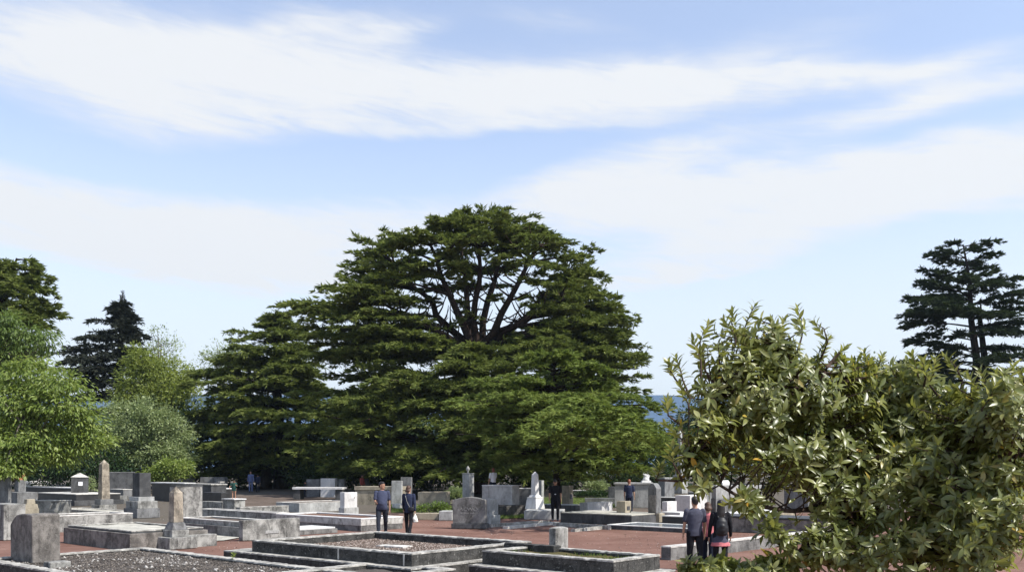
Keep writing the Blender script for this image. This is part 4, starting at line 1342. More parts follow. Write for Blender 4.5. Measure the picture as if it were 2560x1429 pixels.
r = tree_root('spruce_tree', 'dark spruce with a thin pointed top behind the leafy trees on the left', tuple(base), 'cedars')
r['group'] = 'conifers behind the graves'
finish_tree(r, Lv, wood, M['spruce'], M['bark'])

# ------------------------------------------------------------------ leafy trees
def leafy(name, label, px, Y, ells, ncl, kl, leaf, mat, bark_, tr=0.22, cr=0.55, droop=0.25, seed=1, wisp=0, group='leafy trees', shell=0.45, cat='tree', flat=0.6, aspect=0.45):
    rng = np.random.default_rng(seed)
    Y = Y * S
    base = np.array([(px - CX) / F * Y, Y, gz(Y)])
    Lv, wood = Leaves(), []
    cents, outs = [], []
    tot = sum(e[2] * e[3] for e in ells)
    for (ex, ey, rx, ry, dy) in ells:
        c = pt(ex, ey, Y + dy)
        r3 = np.array([rx / F * Y, (rx + ry) / 2 / F * Y * 0.9, ry / F * Y])
        n = max(5, int(ncl * rx * ry / tot))
        d = norm(rng.normal(0, 1, (n, 3)))
        rad = rng.random(n) ** shell
        lump = 0.86 + 0.2 * np.array([noise.noise(Vector(x * 2.6 + np.array([seed, ex * .01, 0]))) for x in d])
        p = c + d * r3 * (rad * lump)[:, None]
        cents.append(p)
        outs.append(norm(d * np.array([1, 1, 0.7])))
    cents, outs = np.concatenate(cents), np.concatenate(outs)
    keep = cents[:, 2] > base[2] + 0.15
    cents, outs = cents[keep], outs[keep]
    n = len(cents)
    idx = np.repeat(np.arange(n), kl)
    m = len(idx)
    off = rng.normal(0, cr, (m, 3)) * np.array([1, 1, flat])
    pos = cents[idx] + off
    pos[:, 2] = np.maximum(pos[:, 2], base[2] + 0.03)
    d = outs[idx] * 0.7 + norm(off) * 0.6 + rng.normal(0, 0.4, (m, 3))
    d[:, 2] += rng.uniform(-0.1, 0.5, m) - droop * 2
    up = np.tile([[0, 0, 1.0]], (m, 1)) + rng.normal(0, 0.55, (m, 3)) + outs[idx] * 0.5
    ln = leaf * rng.uniform(0.6, 1.3, m)
    tone = rng.random(n)[idx]
    Lv.add(pos, d, up, ln, ln * aspect * rng.uniform(0.8, 1.25, m), np.clip(0.5 * tone + 0.5 * rng.random(m), 0, 1))
    cc = cents.mean(axis=0)
    top = cents[np.argmax(cents[:, 2])]
    t1 = np.array([cc[0], cc[1], base[2] + (cc[2] - base[2]) * 0.6])
    t2 = (cc + top) / 2
    wood.append((np.array([base + [0, 0, -.1], t1, t2]), np.array([tr, tr * 0.7, tr * 0.2])))
    for k in rng.choice(n, min(n, 26), replace=False):
        s_ = path_at(np.array([base, t1, t2]), rng.uniform(0.35, 0.95))
        e = cents[k]
        wood.append((np.array([s_, (s_ + e) / 2 + [0, 0, 0.12 * np.linalg.norm(e - s_)], e]), np.array([tr * 0.35, tr * 0.2, 0.015])))
    r = empty(name, tuple(base))
    tag(r, label, cat, group)
    finish_tree(r, Lv, wood, mat, bark_, 'leaf', 'crown' if cat == 'tree' else 'foliage')
    return r


leafy('leafy_tree', 'bright yellow green leafy tree overhanging the graves at the left edge', -75, 40,
      [(60, 960, 120, 45, 0), (150, 960, 70, 40, -1), (30, 1010, 130, 45, -.5), (160, 1015, 85, 40, -1), (70, 1060, 170, 45, 0), (205, 1055, 60, 35, -.5), (60, 1105, 150, 40, -1), (200, 1105, 75, 35, -.5), (30, 1150, 90, 40, -1.5), (140, 1140, 90, 30, -.5), (250, 1100, 25, 20, 0), (10, 1175, 55, 25, -2), (75, 920, 60, 30, 0)],
      900, 24, 0.25, M['maple'], M['bark_grey'], 0.25, 0.36, 0.4, 2, flat=0.3, aspect=0.34, shell=0.6)
leafy('leafy_tree', 'bright drooping leafy branches of a tree high at the left edge below the dark cedar', -60, 46,
      [(10, 800, 50, 26, 0), (80, 835, 55, 24, 0), (20, 840, 90, 32, 0), (112, 855, 34, 22, 0), (40, 875, 80, 28, 0), (-60, 890, 100, 110, 0), (20, 905, 50, 25, 0)], 360, 24, 0.26, M['green_leaf'], M['bark_grey'], 0.25, 0.36, 0.42, 4, flat=0.3, aspect=0.34, shell=0.6)
leafy('leafy_tree', 'rounded yellow green tree between the pointed spruce and the smaller cedar', 390, 76,
      [(385, 960, 100, 95, 0), (430, 1010, 90, 80, -1), (330, 1010, 55, 70, -1), (470, 950, 40, 40, 0), (360, 900, 50, 40, 0)], 620, 34, 0.3, M['olive'], M['bark_grey'], 0.3, 0.42, 0.2, 6)
leafy('leafy_tree', 'thin wispy tree top sticking out above the rounded yellow green tree', 405, 84, [(400, 845, 42, 34, 0), (430, 870, 30, 30, 0), (385, 880, 50, 30, 0)], 70, 14, 0.26, M['pale'], M['bark_grey'], 0.14, 0.4, 0.1, 9)
leafy('leafy_tree', 'sparse pale tree with thin twigs against the sky left of the smaller cedar', 548, 96, [(548, 885, 50, 36, 0), (530, 905, 40, 25, 0), (580, 900, 40, 40, 0)], 120, 14, 0.3, M['pale'], M['bark_grey'], 0.2, 0.45, 0.1, 12)
leafy('leafy_bush', 'big pale grey green bush below the rounded yellow green tree', 360, 64,
      [(350, 1060, 100, 75, 0), (420, 1080, 75, 60, 0), (300, 1110, 70, 65, 0), (390, 1140, 95, 50, -.5), (440, 1150, 55, 45, -1)], 620, 34, 0.24, M['pale'], M['bark_grey'], 0.16, 0.32, 0.15, 14, cat='bush', group='bushes')
leafy('leafy_bush', 'low bright green bush just above the white topped dark table tomb', 425, 60, [(430, 1172, 60, 28, 0), (390, 1185, 40, 20, 0)], 130, 30, 0.22, M['maple'], M['bark_grey'], 0.08, 0.26, 0.2, 15, cat='bush', group='bushes')
leafy('leafy_bush', 'dark bush in the shade behind the tall jointed obelisk', 200, 62, [(200, 1150, 110, 55, 0), (120, 1170, 100, 45, 1), (290, 1165, 60, 40, 0)], 300, 30, 0.24, M['dark_leaf'], M['bark_grey'], 0.12, 0.4, 0.15, 16, cat='bush', group='bushes')
leafy('leafy_bush', 'small light leaved bush beside the gabled dark stone', 226, 51, [(226, 1208, 8, 22, 0)], 22, 22, 0.14, M['pale'], M['bark_grey'], 0.03, 0.14, 0.1, 17, cat='bush', group='bushes')
leafy('leafy_bush', 'yellowish bush seen through the gap under the huge cedar', 1030, 92, [(1030, 1000, 42, 34, 0), (1030, 1080, 50, 70, 0)], 160, 26, 0.3, M['autumn'], M['bark_grey'], 0.2, 0.4, 0.2, 18, cat='bush', group='bushes')
leafy('leafy_bush', 'sunlit green bush behind the two people in the shade of the smaller cedar', 600, 78, [(605, 1188, 24, 16, 0), (570, 1160, 25, 30, 2)], 70, 24, 0.24, M['maple'], M['bark_grey'], 0.06, 0.3, 0.2, 19, cat='bush', group='bushes')
leafy('leafy_bush', 'low weedy bush growing in the planter right of the woman', 1085, 36.8, [(1060, 1272, 26, 9, 0), (1105, 1268, 24, 11, 0)], 44, 26, 0.13, M['grass'], M['bark_grey'], 0.02, 0.12, 0.0, 20, cat='bush', group='bushes')
leafy('leafy_bush', 'pale spiky bush between the beige block and the slim grey pillar', 1142, 48, [(1142, 1236, 18, 16, 0)], 30, 26, 0.22, M['pale'], M['bark_grey'], 0.03, 0.16, -0.2, 23, cat='bush', group='bushes')
leafy('leafy_bush', 'green plant between the legs of the beige portal', 934, 48.5, [(934, 1252, 12, 12, 0)], 22, 24, 0.18, M['dark_leaf'], M['bark_grey'], 0.02, 0.14, 0.0, 24, cat='bush', group='bushes')
leafy('hedge', 'low clipped dark hedge at the back of the lawn', 1478, 54, [(1455, 1236, 22, 8, 0), (1500, 1236, 28, 8, 0), (1478, 1236, 30, 8, 0)], 120, 28, 0.13, M['dark_leaf'], M['bark_grey'], 0.03, 0.14, 0.0, 25, cat='hedge', group='bushes', flat=0.4)
leafy('leafy_bush', 'light green bush behind the clipped hedge', 1480, 60, [(1490, 1218, 30, 14, 0)], 50, 24, 0.2, M['pale'], M['bark_grey'], 0.04, 0.22, 0.0, 26, cat='bush', group='bushes')
for i, (px, Y, e, lab) in enumerate([
        (1740, 92, [(1740, 1080, 55, 85, 0), (1700, 1130, 50, 50, 0), (1790, 1110, 60, 70, 0)], 'dark tree right of the thin white obelisk behind the shrub'),
        (2080, 88, [(2080, 1000, 110, 75, 0), (2010, 1060, 110, 80, 0), (2150, 940, 80, 45, 0)], 'broad dark tree behind the middle of the shrub'),
        (2260, 86, [(2260, 990, 110, 75, 0), (2330, 950, 60, 40, 0), (2200, 960, 60, 45, 0)], 'broad dark tree at the left foot of the sparse cedar'),
        (2480, 82, [(2480, 1060, 130, 90, 0), (2570, 1010, 70, 70, 0), (2420, 1090, 110, 80, 0)], 'broad dark tree at the right foot of the sparse cedar')]):
    leafy('dark_tree', lab, px, Y, e, 420, 30, 0.4, M['dark_leaf'], M['bark'], 0.35, 0.6, 0.15, 50 + i, group='dark trees behind the shrub')
for lab, px, e in (('added dark undergrowth behind the huge cedar left of the slim grey pillar', 1080, [(1060, 1195, 70, 22, 0), (980, 1195, 50, 22, 0)]),
                   ('added dark undergrowth between the white obelisk and the clipped hedge', 1380, [(1330, 1195, 70, 26, 0), (1420, 1195, 60, 24, 0)]),
                   ('added dark undergrowth behind the mausoleum and its statue', 1580, [(1530, 1192, 70, 26, 0), (1640, 1188, 70, 30, 0)]),
                   ('added dark undergrowth behind the long slab table', 800, [(780, 1190, 80, 24, 0), (880, 1192, 60, 22, 0)])):
    leafy('leafy_bush', lab, px, 66, e, 150, 28, 0.26, M['far_wood'], M['bark'], 0.05, 0.4, 0.1, px, cat='bush', group='bushes')  # bushes added to darken the pale strip under the crowns
# far wood closing the view under the crowns: one mass
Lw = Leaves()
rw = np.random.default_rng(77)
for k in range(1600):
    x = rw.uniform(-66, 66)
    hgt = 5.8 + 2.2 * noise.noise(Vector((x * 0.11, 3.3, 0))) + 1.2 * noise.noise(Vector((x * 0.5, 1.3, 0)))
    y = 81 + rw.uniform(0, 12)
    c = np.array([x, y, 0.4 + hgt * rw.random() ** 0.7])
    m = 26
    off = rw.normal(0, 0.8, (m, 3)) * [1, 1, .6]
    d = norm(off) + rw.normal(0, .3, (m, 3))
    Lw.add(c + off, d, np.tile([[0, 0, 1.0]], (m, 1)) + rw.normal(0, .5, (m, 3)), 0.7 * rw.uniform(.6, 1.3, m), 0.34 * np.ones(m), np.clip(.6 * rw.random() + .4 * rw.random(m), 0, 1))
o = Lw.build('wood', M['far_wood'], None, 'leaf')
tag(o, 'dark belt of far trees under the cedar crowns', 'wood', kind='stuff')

# ------------------------------------------------------------------ the glossy shrub in front on the right
def shrub(name, label, limbs, ells, ntips, leaf, seed, Ybase, base_px, group='glossy shrubs', holes=(), shoots=()):
    rng = np.random.default_rng(seed)
    base = np.array([(base_px - CX) / F * Ybase, Ybase, 0.0])
    Lv, wood = Leaves(), []
    nodesP, nodesR = [], []
    for pts_, r0, r1 in limbs:
        P = np.array([base if p is None else pt(*p) for p in pts_])
        tt = np.linspace(0, 1, 18)
        Q = np.array([path_at(P, t) for t in tt])
        for _ in range(2):
            Q[1:-1] = (Q[:-2] + 2 * Q[1:-1] + Q[2:]) / 4
        rr = r0 + (r1 - r0) * tt
        wood.append((Q, rr))
        nodesP.append(Q)
        nodesR.append(rr)
    nodesP = np.concatenate(nodesP)
    tot = sum(e[2] * e[3] * e[5] for e in ells)
    B, D, U, Ln, Wd, Rn = [], [], [], [], [], []
    for (ex, ey, rx, ry, Y, dn) in ells:
        n = int(ntips * rx * ry * dn / tot)
        c = pt(ex, ey, Y)
        r3 = np.array([rx / F * Y, (rx + ry) * 0.45 / F * Y, ry / F * Y])
        for i in range(n):
            d = norm(rng.normal(0, 1, 3))
            rad = rng.random() ** 0.55 * (0.95 + 0.2 * max(0, noise.noise(Vector(d * 3.1 + seed * 1.3))) + 0.12 * rng.random())
            p = c + d * r3 * rad * (0.9 + 0.2 * noise.noise(Vector(d * 2.2 + seed)))
            px_, py_ = CX + p[0] / p[1] * F, HY - (p[2] - H) / p[1] * F
            if any(((px_ - hx) / ha) ** 2 + ((py_ - hy) / hb) ** 2 < 1 and rng.random() < 0.9 for hx, hy, ha, hb in holes):
                continue
            out = norm(d * np.array([1, 1, 0.5]) + np.array([0, 0, 0.75]) + rng.normal(0, 0.25, 3))
            dist = np.linalg.norm(nodesP - p, axis=1) + 0.9 * np.maximum(0, nodesP[:, 2] - p[2] + 0.05)
            s_ = nodesP[np.argmin(dist)]
            Ls = np.linalg.norm(p - s_)
            m_ = (s_ + p) / 2 + rng.normal(0, 0.06 * Ls, 3) - out * 0.12 * Ls
            tq = np.linspace(0, 1, 6)[:, None]
            Q = (1 - tq) ** 2 * s_ + 2 * tq * (1 - tq) * m_ + tq * tq * p
            wood.append((Q, np.linspace(0.0048 + 0.003 * Ls, 0.0018, 6)))
            axis = norm(Q[-1] - Q[-2] + out * 0.4 * np.linalg.norm(Q[-1] - Q[-2]))
            a1 = norm(np.cross(axis, rng.normal(0, 1, 3)))
            a2 = np.cross(axis, a1)
            k = int(rng.integers(6, 10))
            tone = rng.random() * 0.86
            for j in range(k + 5):
                th = 2.4 * j + rng.uniform(-.3, .3)
                rad_dir = a1 * math.cos(th) + a2 * math.sin(th)
                if j < k:
                    b = p - axis * 0.006 * j
                    el = rng.uniform(0.15, 0.9)
                    l = leaf * rng.uniform(0.45, 1.2)
                else:
                    f_ = rng.uniform(0.55, 0.95)
                    b = Q[int(f_ * 5)] + (Q[min(5, int(f_ * 5) + 1)] - Q[int(f_ * 5)]) * rng.random()
                    el = rng.uniform(-0.1, 0.6)
                    l = leaf * rng.uniform(0.7, 1.1)
                dd = norm(rad_dir * math.cos(el) + axis * math.sin(el) + np.array([0, 0, rng.uniform(-.25, .2)]))
                B.append(b)
                D.append(dd)
                U.append(axis + rng.normal(0, 0.25, 3))
                Ln.append(l)
                Wd.append(l * rng.uniform(0.27, 0.42))
                yl = 0.93 + 0.07 * rng.random() if rng.random() < (0.04 if p[0] > 2.4 else 0.012) else None
                Rn.append(yl if yl else min(0.92, max(0, 0.62 * tone + 0.4 * rng.random())))
    for (sx, sy, sY, up_) in shoots:                      # long young shoots standing out of the crown
        tipp = pt(sx, sy, sY)
        b0 = tipp - np.array([rng.uniform(-.08, .08), rng.uniform(-.08, .08), up_])
        allB = np.array(B[::7])
        s_ = allB[np.argmin(np.linalg.norm(allB - (b0 - np.array([0, 0, .08])), axis=1))]
        if np.linalg.norm(s_ - b0) > 0.16:
            s_ = b0 - np.array([0.0, 0.0, 0.12])
        Q = np.array([s_, (s_ + b0) / 2, b0, (b0 + tipp) / 2 + rng.normal(0, .01, 3), tipp])
        wood.append((Q, np.array([.007, .006, .005, .0035, .0015])))
        ax_ = norm(tipp - b0)
        for j in range(22):
            t = 1 - (j / 22) ** 1.1
            th = 2.4 * j
            rd = np.array([math.cos(th), math.sin(th), 0])
            el = 0.5 + 0.6 * t
            B.append(b0 + (tipp - b0) * t)
            D.append(norm(rd * math.cos(el) + ax_ * math.sin(el)))
            U.append(ax_ + rng.normal(0, .2, 3))
            l = leaf * (1.0 - 0.45 * max(0, t - .5)) * rng.uniform(.75, 1.1)
            Ln.append(l)
            Wd.append(l * rng.uniform(.26, .36))
            Rn.append(rng.uniform(.3, .9))
    Lv.add(np.array(B), np.array(D), np.array(U), np.array(Ln), np.array(Wd), np.array(Rn))
    r = empty(name, tuple(base))
    tag(r, label, 'shrub', group)
    loc = base
    tubes('branches', [(P - loc, r_) for P, r_ in wood], M['twig'], r, 5)
    Lv.build('leaves', M['shrub'], r, 'big', loc)
    return r


shrub('glossy_shrub', 'large glossy leaved shrub with dark branches filling the lower right', [
    ([None, (2190, 1560, 5.2), (2165, 1350, 5.2), (2010, 1175, 5.1), (1880, 1080, 5.0), (1790, 1000, 4.9)], 0.05, 0.008),
    ([(2165, 1350, 5.2), (2120, 1230, 5.15), (2045, 1060, 5.1), (2055, 930, 5.1), (2100, 880, 5.1)], 0.03, 0.006),
    ([(2045, 1060, 5.1), (2000, 960, 5.0), (1960, 860, 5.0), (1930, 810, 5.0)], 0.016, 0.005),
    ([(2165, 1350, 5.2), (2210, 1180, 5.3), (2260, 1040, 5.3), (2300, 960, 5.3)], 0.03, 0.006),
    ([None, (2240, 1560, 5.1), (2330, 1300, 5.0), (2420, 1150, 4.9), (2470, 1010, 4.8)], 0.04, 0.007),
    ([(2080, 1260, 5.1), (1980, 1280, 5.0), (1880, 1260, 4.9), (1780, 1200, 4.8), (1720, 1150, 4.75)], 0.016, 0.005),
    ([(2330, 1300, 5.0), (2430, 1270, 4.8), (2520, 1180, 4.7)], 0.025, 0.006),
    ([(2180, 1400, 5.2), (2050, 1390, 5.0), (1960, 1370, 4.9)], 0.02, 0.005),
], [(1905, 960, 205, 165, 4.95, 1.0), (1890, 880, 125, 90, 5.0, 0.9), (2060, 1010, 175, 140, 5.2, 1.0), (1790, 1060, 110, 120, 4.8, 0.9), (2190, 1040, 180, 130, 5.3, 1.0), (2330, 1010, 110, 100, 5.1, 1.0),
    (1740, 1170, 85, 75, 4.75, 0.6), (1960, 1130, 160, 90, 4.9, 0.9), (2150, 1200, 220, 140, 5.0, 1.0), (2370, 1200, 230, 180, 4.9, 1.1), (2500, 1100, 120, 180, 4.75, 1.0), (2510, 1010, 75, 85, 4.4, .9), (2280, 1370, 320, 110, 4.9, 1.1), (2050, 1370, 130, 80, 4.9, 0.8), (2480, 1330, 150, 130, 4.6, 1.0), (1870, 1250, 70, 40, 4.7, 0.6), (1930, 1310, 55, 28, 4.75, 0.7), (1900, 1270, 60, 40, 4.75, 0.6), (1950, 1350, 60, 30, 4.8, .7), (2150, 950, 120, 65, 5.2, 0.9), (2270, 960, 90, 60, 5.2, .8), (2080, 1120, 260, 200, 5.3, 0.7), (2380, 1130, 220, 190, 5.2, 0.7)],
      2350, 0.066, 101, 5.2, 2200, holes=((1990, 1240, 42, 28), (1775, 1315, 85, 75), (2090, 1420, 45, 18)),
      shoots=((1888, 760, 5.0, .16), (1992, 772, 5.0, .15), (1775, 805, 5.0, .12), (1810, 800, 4.95, .1), (1930, 800, 5.0, .1), (2035, 805, 5.1, .12), (1732, 850, 4.9, .12), (1690, 893, 4.85, .12), (2072, 845, 5.1, .12), (2160, 880, 5.2, .12), (2205, 890, 5.2, .1), (2340, 895, 5.0, .14), (2310, 900, 5.0, .1), (2365, 890, 5.0, .14), (2535, 912, 4.5, .14), (2490, 960, 4.4, .12), (1672, 905, 4.8, .08), (1700, 960, 4.8, .1), (1850, 830, 5, .1), (1668, 1000, 4.8, .08), (2250, 915, 5.2, .1), (2420, 940, 4.8, .1), (1750, 880, 4.9, .1), (1830, 780, 5.0, .12), (1960, 800, 5.0, .12), (2110, 870, 5.2, .1), (2280, 885, 5.1, .12), (2450, 925, 4.7, .12), (2555, 930, 4.5, .1), (1665, 1060, 4.75, .08), (1680, 1120, 4.7, .08), (1650, 1165, 4.7, .07)))
shrub('glossy_shrub', 'low dark glossy shrub at the bottom edge in front of the family', [
    ([None, (1840, 1560, 4.9), (1800, 1460, 4.85), (1760, 1410, 4.8)], 0.014, 0.005), ([(1840, 1560, 4.9), (1880, 1450, 4.9), (1920, 1400, 4.9)], 0.012, 0.005)],
      [(1800, 1450, 110, 62, 4.85, 1.0), (1920, 1440, 80, 60, 4.9, 1.0), (1720, 1440, 40, 45, 4.8, 0.7)], 260, 0.072, 102, 4.9, 1850)
# little yellow green seedling in the dark plot
_p = pt(583, 1402, (H - 0.25) * F / (1402 - HY))
Lp = Leaves()
rp = np.random.default_rng(5)
n = 26
a = rp.uniform(0, 6.28, n)
d = np.stack([np.cos(a), np.sin(a), rp.uniform(0.3, 1.4, n)], 1)
Lp.add(np.stack([0 * a, 0 * a, rp.uniform(0.02, 0.2, n)], 1), d, np.tile([[0, 0, 1.0]], (n, 1)), 0.09 * rp.uniform(.6, 1.3, n), 0.035 * np.ones(n), rp.uniform(.6, 1, n))
o = Lp.build('seedling', M['maple'], None, 'leaf')
o.location = (_p[0], _p[1], 0.24)
tag(o, 'tiny yellow green seedling growing among the white pebbles of the dark plot', 'plant')
# ------------------------------------------------------------------ people
def limb(mb, pts, rad, n=10, flat=None):
    """closed tapered limb along points, rounded at both ends; flat = (axis vector, factor) squashes the section"""
    P = [np.asarray(p, float) for p in pts]
    r = list(rad)
    d0, d1 = norm(P[0] - P[1]), norm(P[-1] - P[-2])
    rings, rr = [], []
    for c, s in ((0.95, 0.3), (0.6, 0.8)):
        rings.append(P[0] + d0 * r[0] * c)
        rr.append(r[0] * s)
    rings += P
    rr += r
    for c, s in ((0.6, 0.8), (0.95, 0.3)):
        rings.append(P[-1] + d1 * r[-1] * c)
        rr.append(r[-1] * s)
    rings = np.array(rings)
    T = norm(np.gradient(rings, axis=0))
    V, Fc = [], []
    for i, (c, t) in enumerate(zip(rings, T)):
        ref = np.array([1.0, 0, 0]) if abs(t[0]) < 0.8 else np.array([0, 1.0, 0])
        a = norm(np.cross(t, ref))
        b = np.cross(t, a)
        for k in range(n):
            q = 2 * math.pi * k / n
            o = (a * math.cos(q) + b * math.sin(q)) * rr[i]
            if flat is not None:
                ax = norm(np.asarray(flat[0], float))
                o = o - ax * np.dot(o, ax) * (1 - flat[1])
            V.append(c + o)
    m = len(rings)
    for i in range(m - 1):
        for k in range(n):
            k2 = (k + 1) % n
            Fc.append((i * n + k, i * n + k2, (i + 1) * n + k2, (i + 1) * n + k))
    Fc.append(tuple(range(n - 1, -1, -1)))
    Fc.append(tuple((m - 1) * n + k for k in range(n)))
    mb.add(V, Fc)


def ellipses(mb, rings, n=20, xf=None):
    """stack of horizontal ellipses (z, rx, ry, cx, cy)"""
    V, Fc = [], []
    for z, rx, ry, cx, cy in rings:
        for k in range(n):
            q = 2 * math.pi * k / n
            p = np.array([cx + rx * math.cos(q), cy + ry * math.sin(q), z])
            V.append(xf(p) if xf else p)
    m = len(rings)
    for i in range(m - 1):
        for k in range(n):
            k2 = (k + 1) % n
            Fc.append((i * n + k, i * n + k2, (i + 1) * n + k2, (i + 1) * n + k))
    Fc.append(tuple(range(n - 1, -1, -1)))
    Fc.append(tuple((m - 1) * n + k for k in range(n)))
    mb.add(V, Fc)


def fuse(mb, name, mat, parent, voxel, scale, smooth=3, wrinkle=0.0, seed=0.0):
    """weld the shapes into one continuous skin"""
    o = mb.build('tmp', mat)
    m = o.modifiers.new('r', 'REMESH')
    m.mode = 'VOXEL'
    m.voxel_size = voxel
    m.use_smooth_shade = True
    if smooth:
        s_ = o.modifiers.new('s', 'SMOOTH')
        s_.iterations = smooth
        s_.factor = 0.5
    bpy.context.view_layer.update()
    me = bpy.data.meshes.new_from_object(o.evaluated_get(bpy.context.evaluated_depsgraph_get()))
    old = o.data
    bpy.data.objects.remove(o)
    bpy.data.meshes.remove(old)
    me.name = name
    n = len(me.vertices)
    co = np.empty(n * 3, np.float32)
    me.vertices.foreach_get('co', co)
    co = co.reshape(-1, 3)
    if wrinkle:
        nr = np.empty(n * 3, np.float32)
        me.vertices.foreach_get('normal', nr)
        nr = nr.reshape(-1, 3)
        q = co * np.array([9, 9, 14])
        w = np.array([noise.noise(Vector((a + seed, b, c + 0.6 * a))) for a, b, c in q], np.float32)
        co = co + nr * (w * wrinkle)[:, None]
    me.vertices.foreach_set('co', (co * scale).ravel())
    me.polygons.foreach_set('use_smooth', [True] * len(me.polygons))
    me.materials.clear()
    me.materials.append(mat)
    o = bpy.data.objects.new(name, me)
    COL.objects.link(o)
    o.parent = parent
    return o


SKIN = plain('skin', (0.42, 0.25, 0.17), 0.55, 0.35, var=0.12)
SKIN2 = plain('tanned_skin', (0.33, 0.18, 0.115), 0.55, 0.35, var=0.12)
EYE = plain('eye', (0.02, 0.015, 0.012), 0.2, 0.5)


def cloth(name, c):
    return plain(name, c, 0.9, 0.15, 0.35)


def person(label, loc, face, h, shirt, legs_c, shoe, hair, skin=SKIN, sleeve='short', hem=0.88, lleg=(0, 0), rleg=(0, 0), larm=(0.1, 0.15, 0.3), rarm=(0.1, 0.15, 0.3),
           yaw=0.0, nod=0.0, hairstyle='short', wide=1.0, belly=0.0, skirt=None, bare=False, eyes=False, cat='person', voxel=0.0085, group=None, name='person'):
    root = empty(name, loc, face)
    tag(root, label, cat, group)
    s = h / 1.755
    w = wide
    seed = loc[0] * 3.7
    # skeleton
    J = {}
    for sd, (ha, kn) in ((1, lleg), (-1, rleg)):
        hip = np.array([sd * 0.092 * w, 0, 0.93])
        d = np.array([sd * 0.03, -math.sin(ha), -math.cos(ha)])
        knee = hip + norm(d) * 0.43
        d2 = np.array([-sd * 0.01, -math.sin(ha - kn), -math.cos(ha - kn)])
        ank = knee + norm(d2) * 0.42
        J[sd] = [hip, knee, ank]
    low = min(J[1][2][2], J[-1][2][2])
    dz = 0.085 - low
    for sd in (1, -1):
        J[sd] = [p + [0, 0, dz] for p in J[sd]]

    def up(z):
        return z + dz
    A = {}
    for sd, (fw, ab, el) in ((1, larm), (-1, rarm)):
        sh = np.array([sd * 0.178 * w, 0.005, up(1.425)])
        d = np.array([sd * math.sin(ab), -math.sin(fw) * math.cos(ab), -math.cos(fw) * math.cos(ab)])
        e = sh + d * 0.29
        d2 = np.array([sd * math.sin(ab * 0.3 - 0.35 * max(0, el - 0.6)), -math.sin(fw + el), -math.cos(fw + el)])
        wr = e + norm(d2) * 0.25
        A[sd] = [sh, e, wr, norm(d2)]
    neck = np.array([0, 0.0, up(1.50)])
    cyaw, syaw, cn, sn = math.cos(yaw), math.sin(yaw), math.cos(nod), math.sin(nod)

    def hx(p):
        q = np.asarray(p, float) - np.array([0, 0, 1.52])
        y, z = q[1] * cn - q[2] * sn, q[1] * sn + q[2] * cn     # nod: positive tips the face down (towards -y)
        x, y = q[0] * cyaw - y * syaw, q[0] * syaw + y * cyaw
        return np.array([x, y, z]) + np.array([0, 0, up(1.52)])
    # body: one skin
    b = MB()
    tr = [(0.84, .13, .09), (0.95, .15, .105), (1.08, .135, .1), (1.22, .15, .105), (1.35, .165, .105), (1.42, .15, .09), (1.47, .09, .066), (1.50, .06, .058)]
    ellipses(b, [(up(z), rx * w, ry * w, 0, -belly * 0.5 * max(0, 1 - abs(z - 1.05) * 4)) for z, rx, ry in tr])
    limb(b, [(0, 0.008, up(1.46)), hx((0, 0.0, 1.60))], [0.058, 0.054], 12)
    for sd in (1, -1):
        hip, knee, ank = J[sd]
        limb(b, [hip, (hip + knee) / 2, knee, knee + (ank - knee) * .35, ank], [.082 * w, .07 * w, .052, .054, .036], 12)
        limb(b, [ank + [0, 0.03, -0.03], ank + [0, -0.06, -0.045], ank + [0, -0.14, -0.062]], [.036, .038, .026], 10)
        sh, e, wr, hd = A[sd]
        limb(b, [sh, (sh + e) / 2, e, e + (wr - e) * .3, wr], [.05, .044, .037, .038, .025], 10)
        # hand: palm, four fingers, thumb
        side = norm(np.cross(hd, np.array([1.0, 0, 0])))         # across the knuckles (front-back)
        inn = np.array([-sd * 1.0, 0, 0])
        k0 = wr + hd * 0.085
        limb(b, [wr + hd * .02, wr + hd * .055, k0], [.026, .036, .036], 10, (inn, 0.45))
        for fi, (o_, ln) in enumerate(((-.027, .066), (-.009, .076), (.009, .072), (.027, .056))):
            f0 = k0 + side * o_ * 1.05
            f1 = f0 + norm(hd + inn * .18) * ln * .55
            f2 = f1 + norm(hd + inn * .75) * ln * .5
            limb(b, [f0, f1, f2], [.0095, .009, .0075], 6)
        sgn = 1 if side[1] < 0 else -1
        t0 = wr + hd * .03 + side * sgn * .028
        t1 = t0 + norm(hd * .7 + side * sgn * .7 + inn * .3) * .034
        limb(b, [t0, t1, t1 + norm(hd * .9 + side * sgn * .25 + inn * .3) * .03], [.013, .011, .009], 6)
    head = [(1.515, .03, .035, -.035), (1.53, .046, .055, -.028), (1.56, .06, .075, -.015), (1.59, .067, .087, -.006), (1.63, .073, .095, 0), (1.67, .076, .098, .004), (1.705, .072, .092, .007), (1.735, .053, .068, .01), (1.752, .022, .03, .01)]
    ellipses(b, [(z, rx, ry, 0, cy) for z, rx, ry, cy in head], 20, hx)
    limb(b, [hx((0, -.092, 1.645)), hx((0, -.106, 1.612)), hx((0, -.1, 1.6))], [.009, .0135, .012], 8)
    limb(b, [hx((-.02, -.086, 1.565)), hx((.02, -.086, 1.565))], [.008, .008], 8)
    for sd in (1, -1):
        limb(b, [hx((sd * .074, .012, 1.655)), hx((sd * .077, .014, 1.62)), hx((sd * .072, .006, 1.595))], [.014, .013, .009], 8, ((1, 0, 0), 0.6))
    fuse(b, 'body', skin, root, voxel, s, 2)
    if eyes:
        for sd in (1, -1):
            mb = MB()
            limb(mb, [hx((sd * .034, -.0885, 1.64)), hx((sd * .028, -.0905, 1.64))], [.0075, .0075], 8)
            o = mb.build('eye', EYE, root, smooth=True)
            o.scale = (s, s, s)
    # shirt
    g = MB()
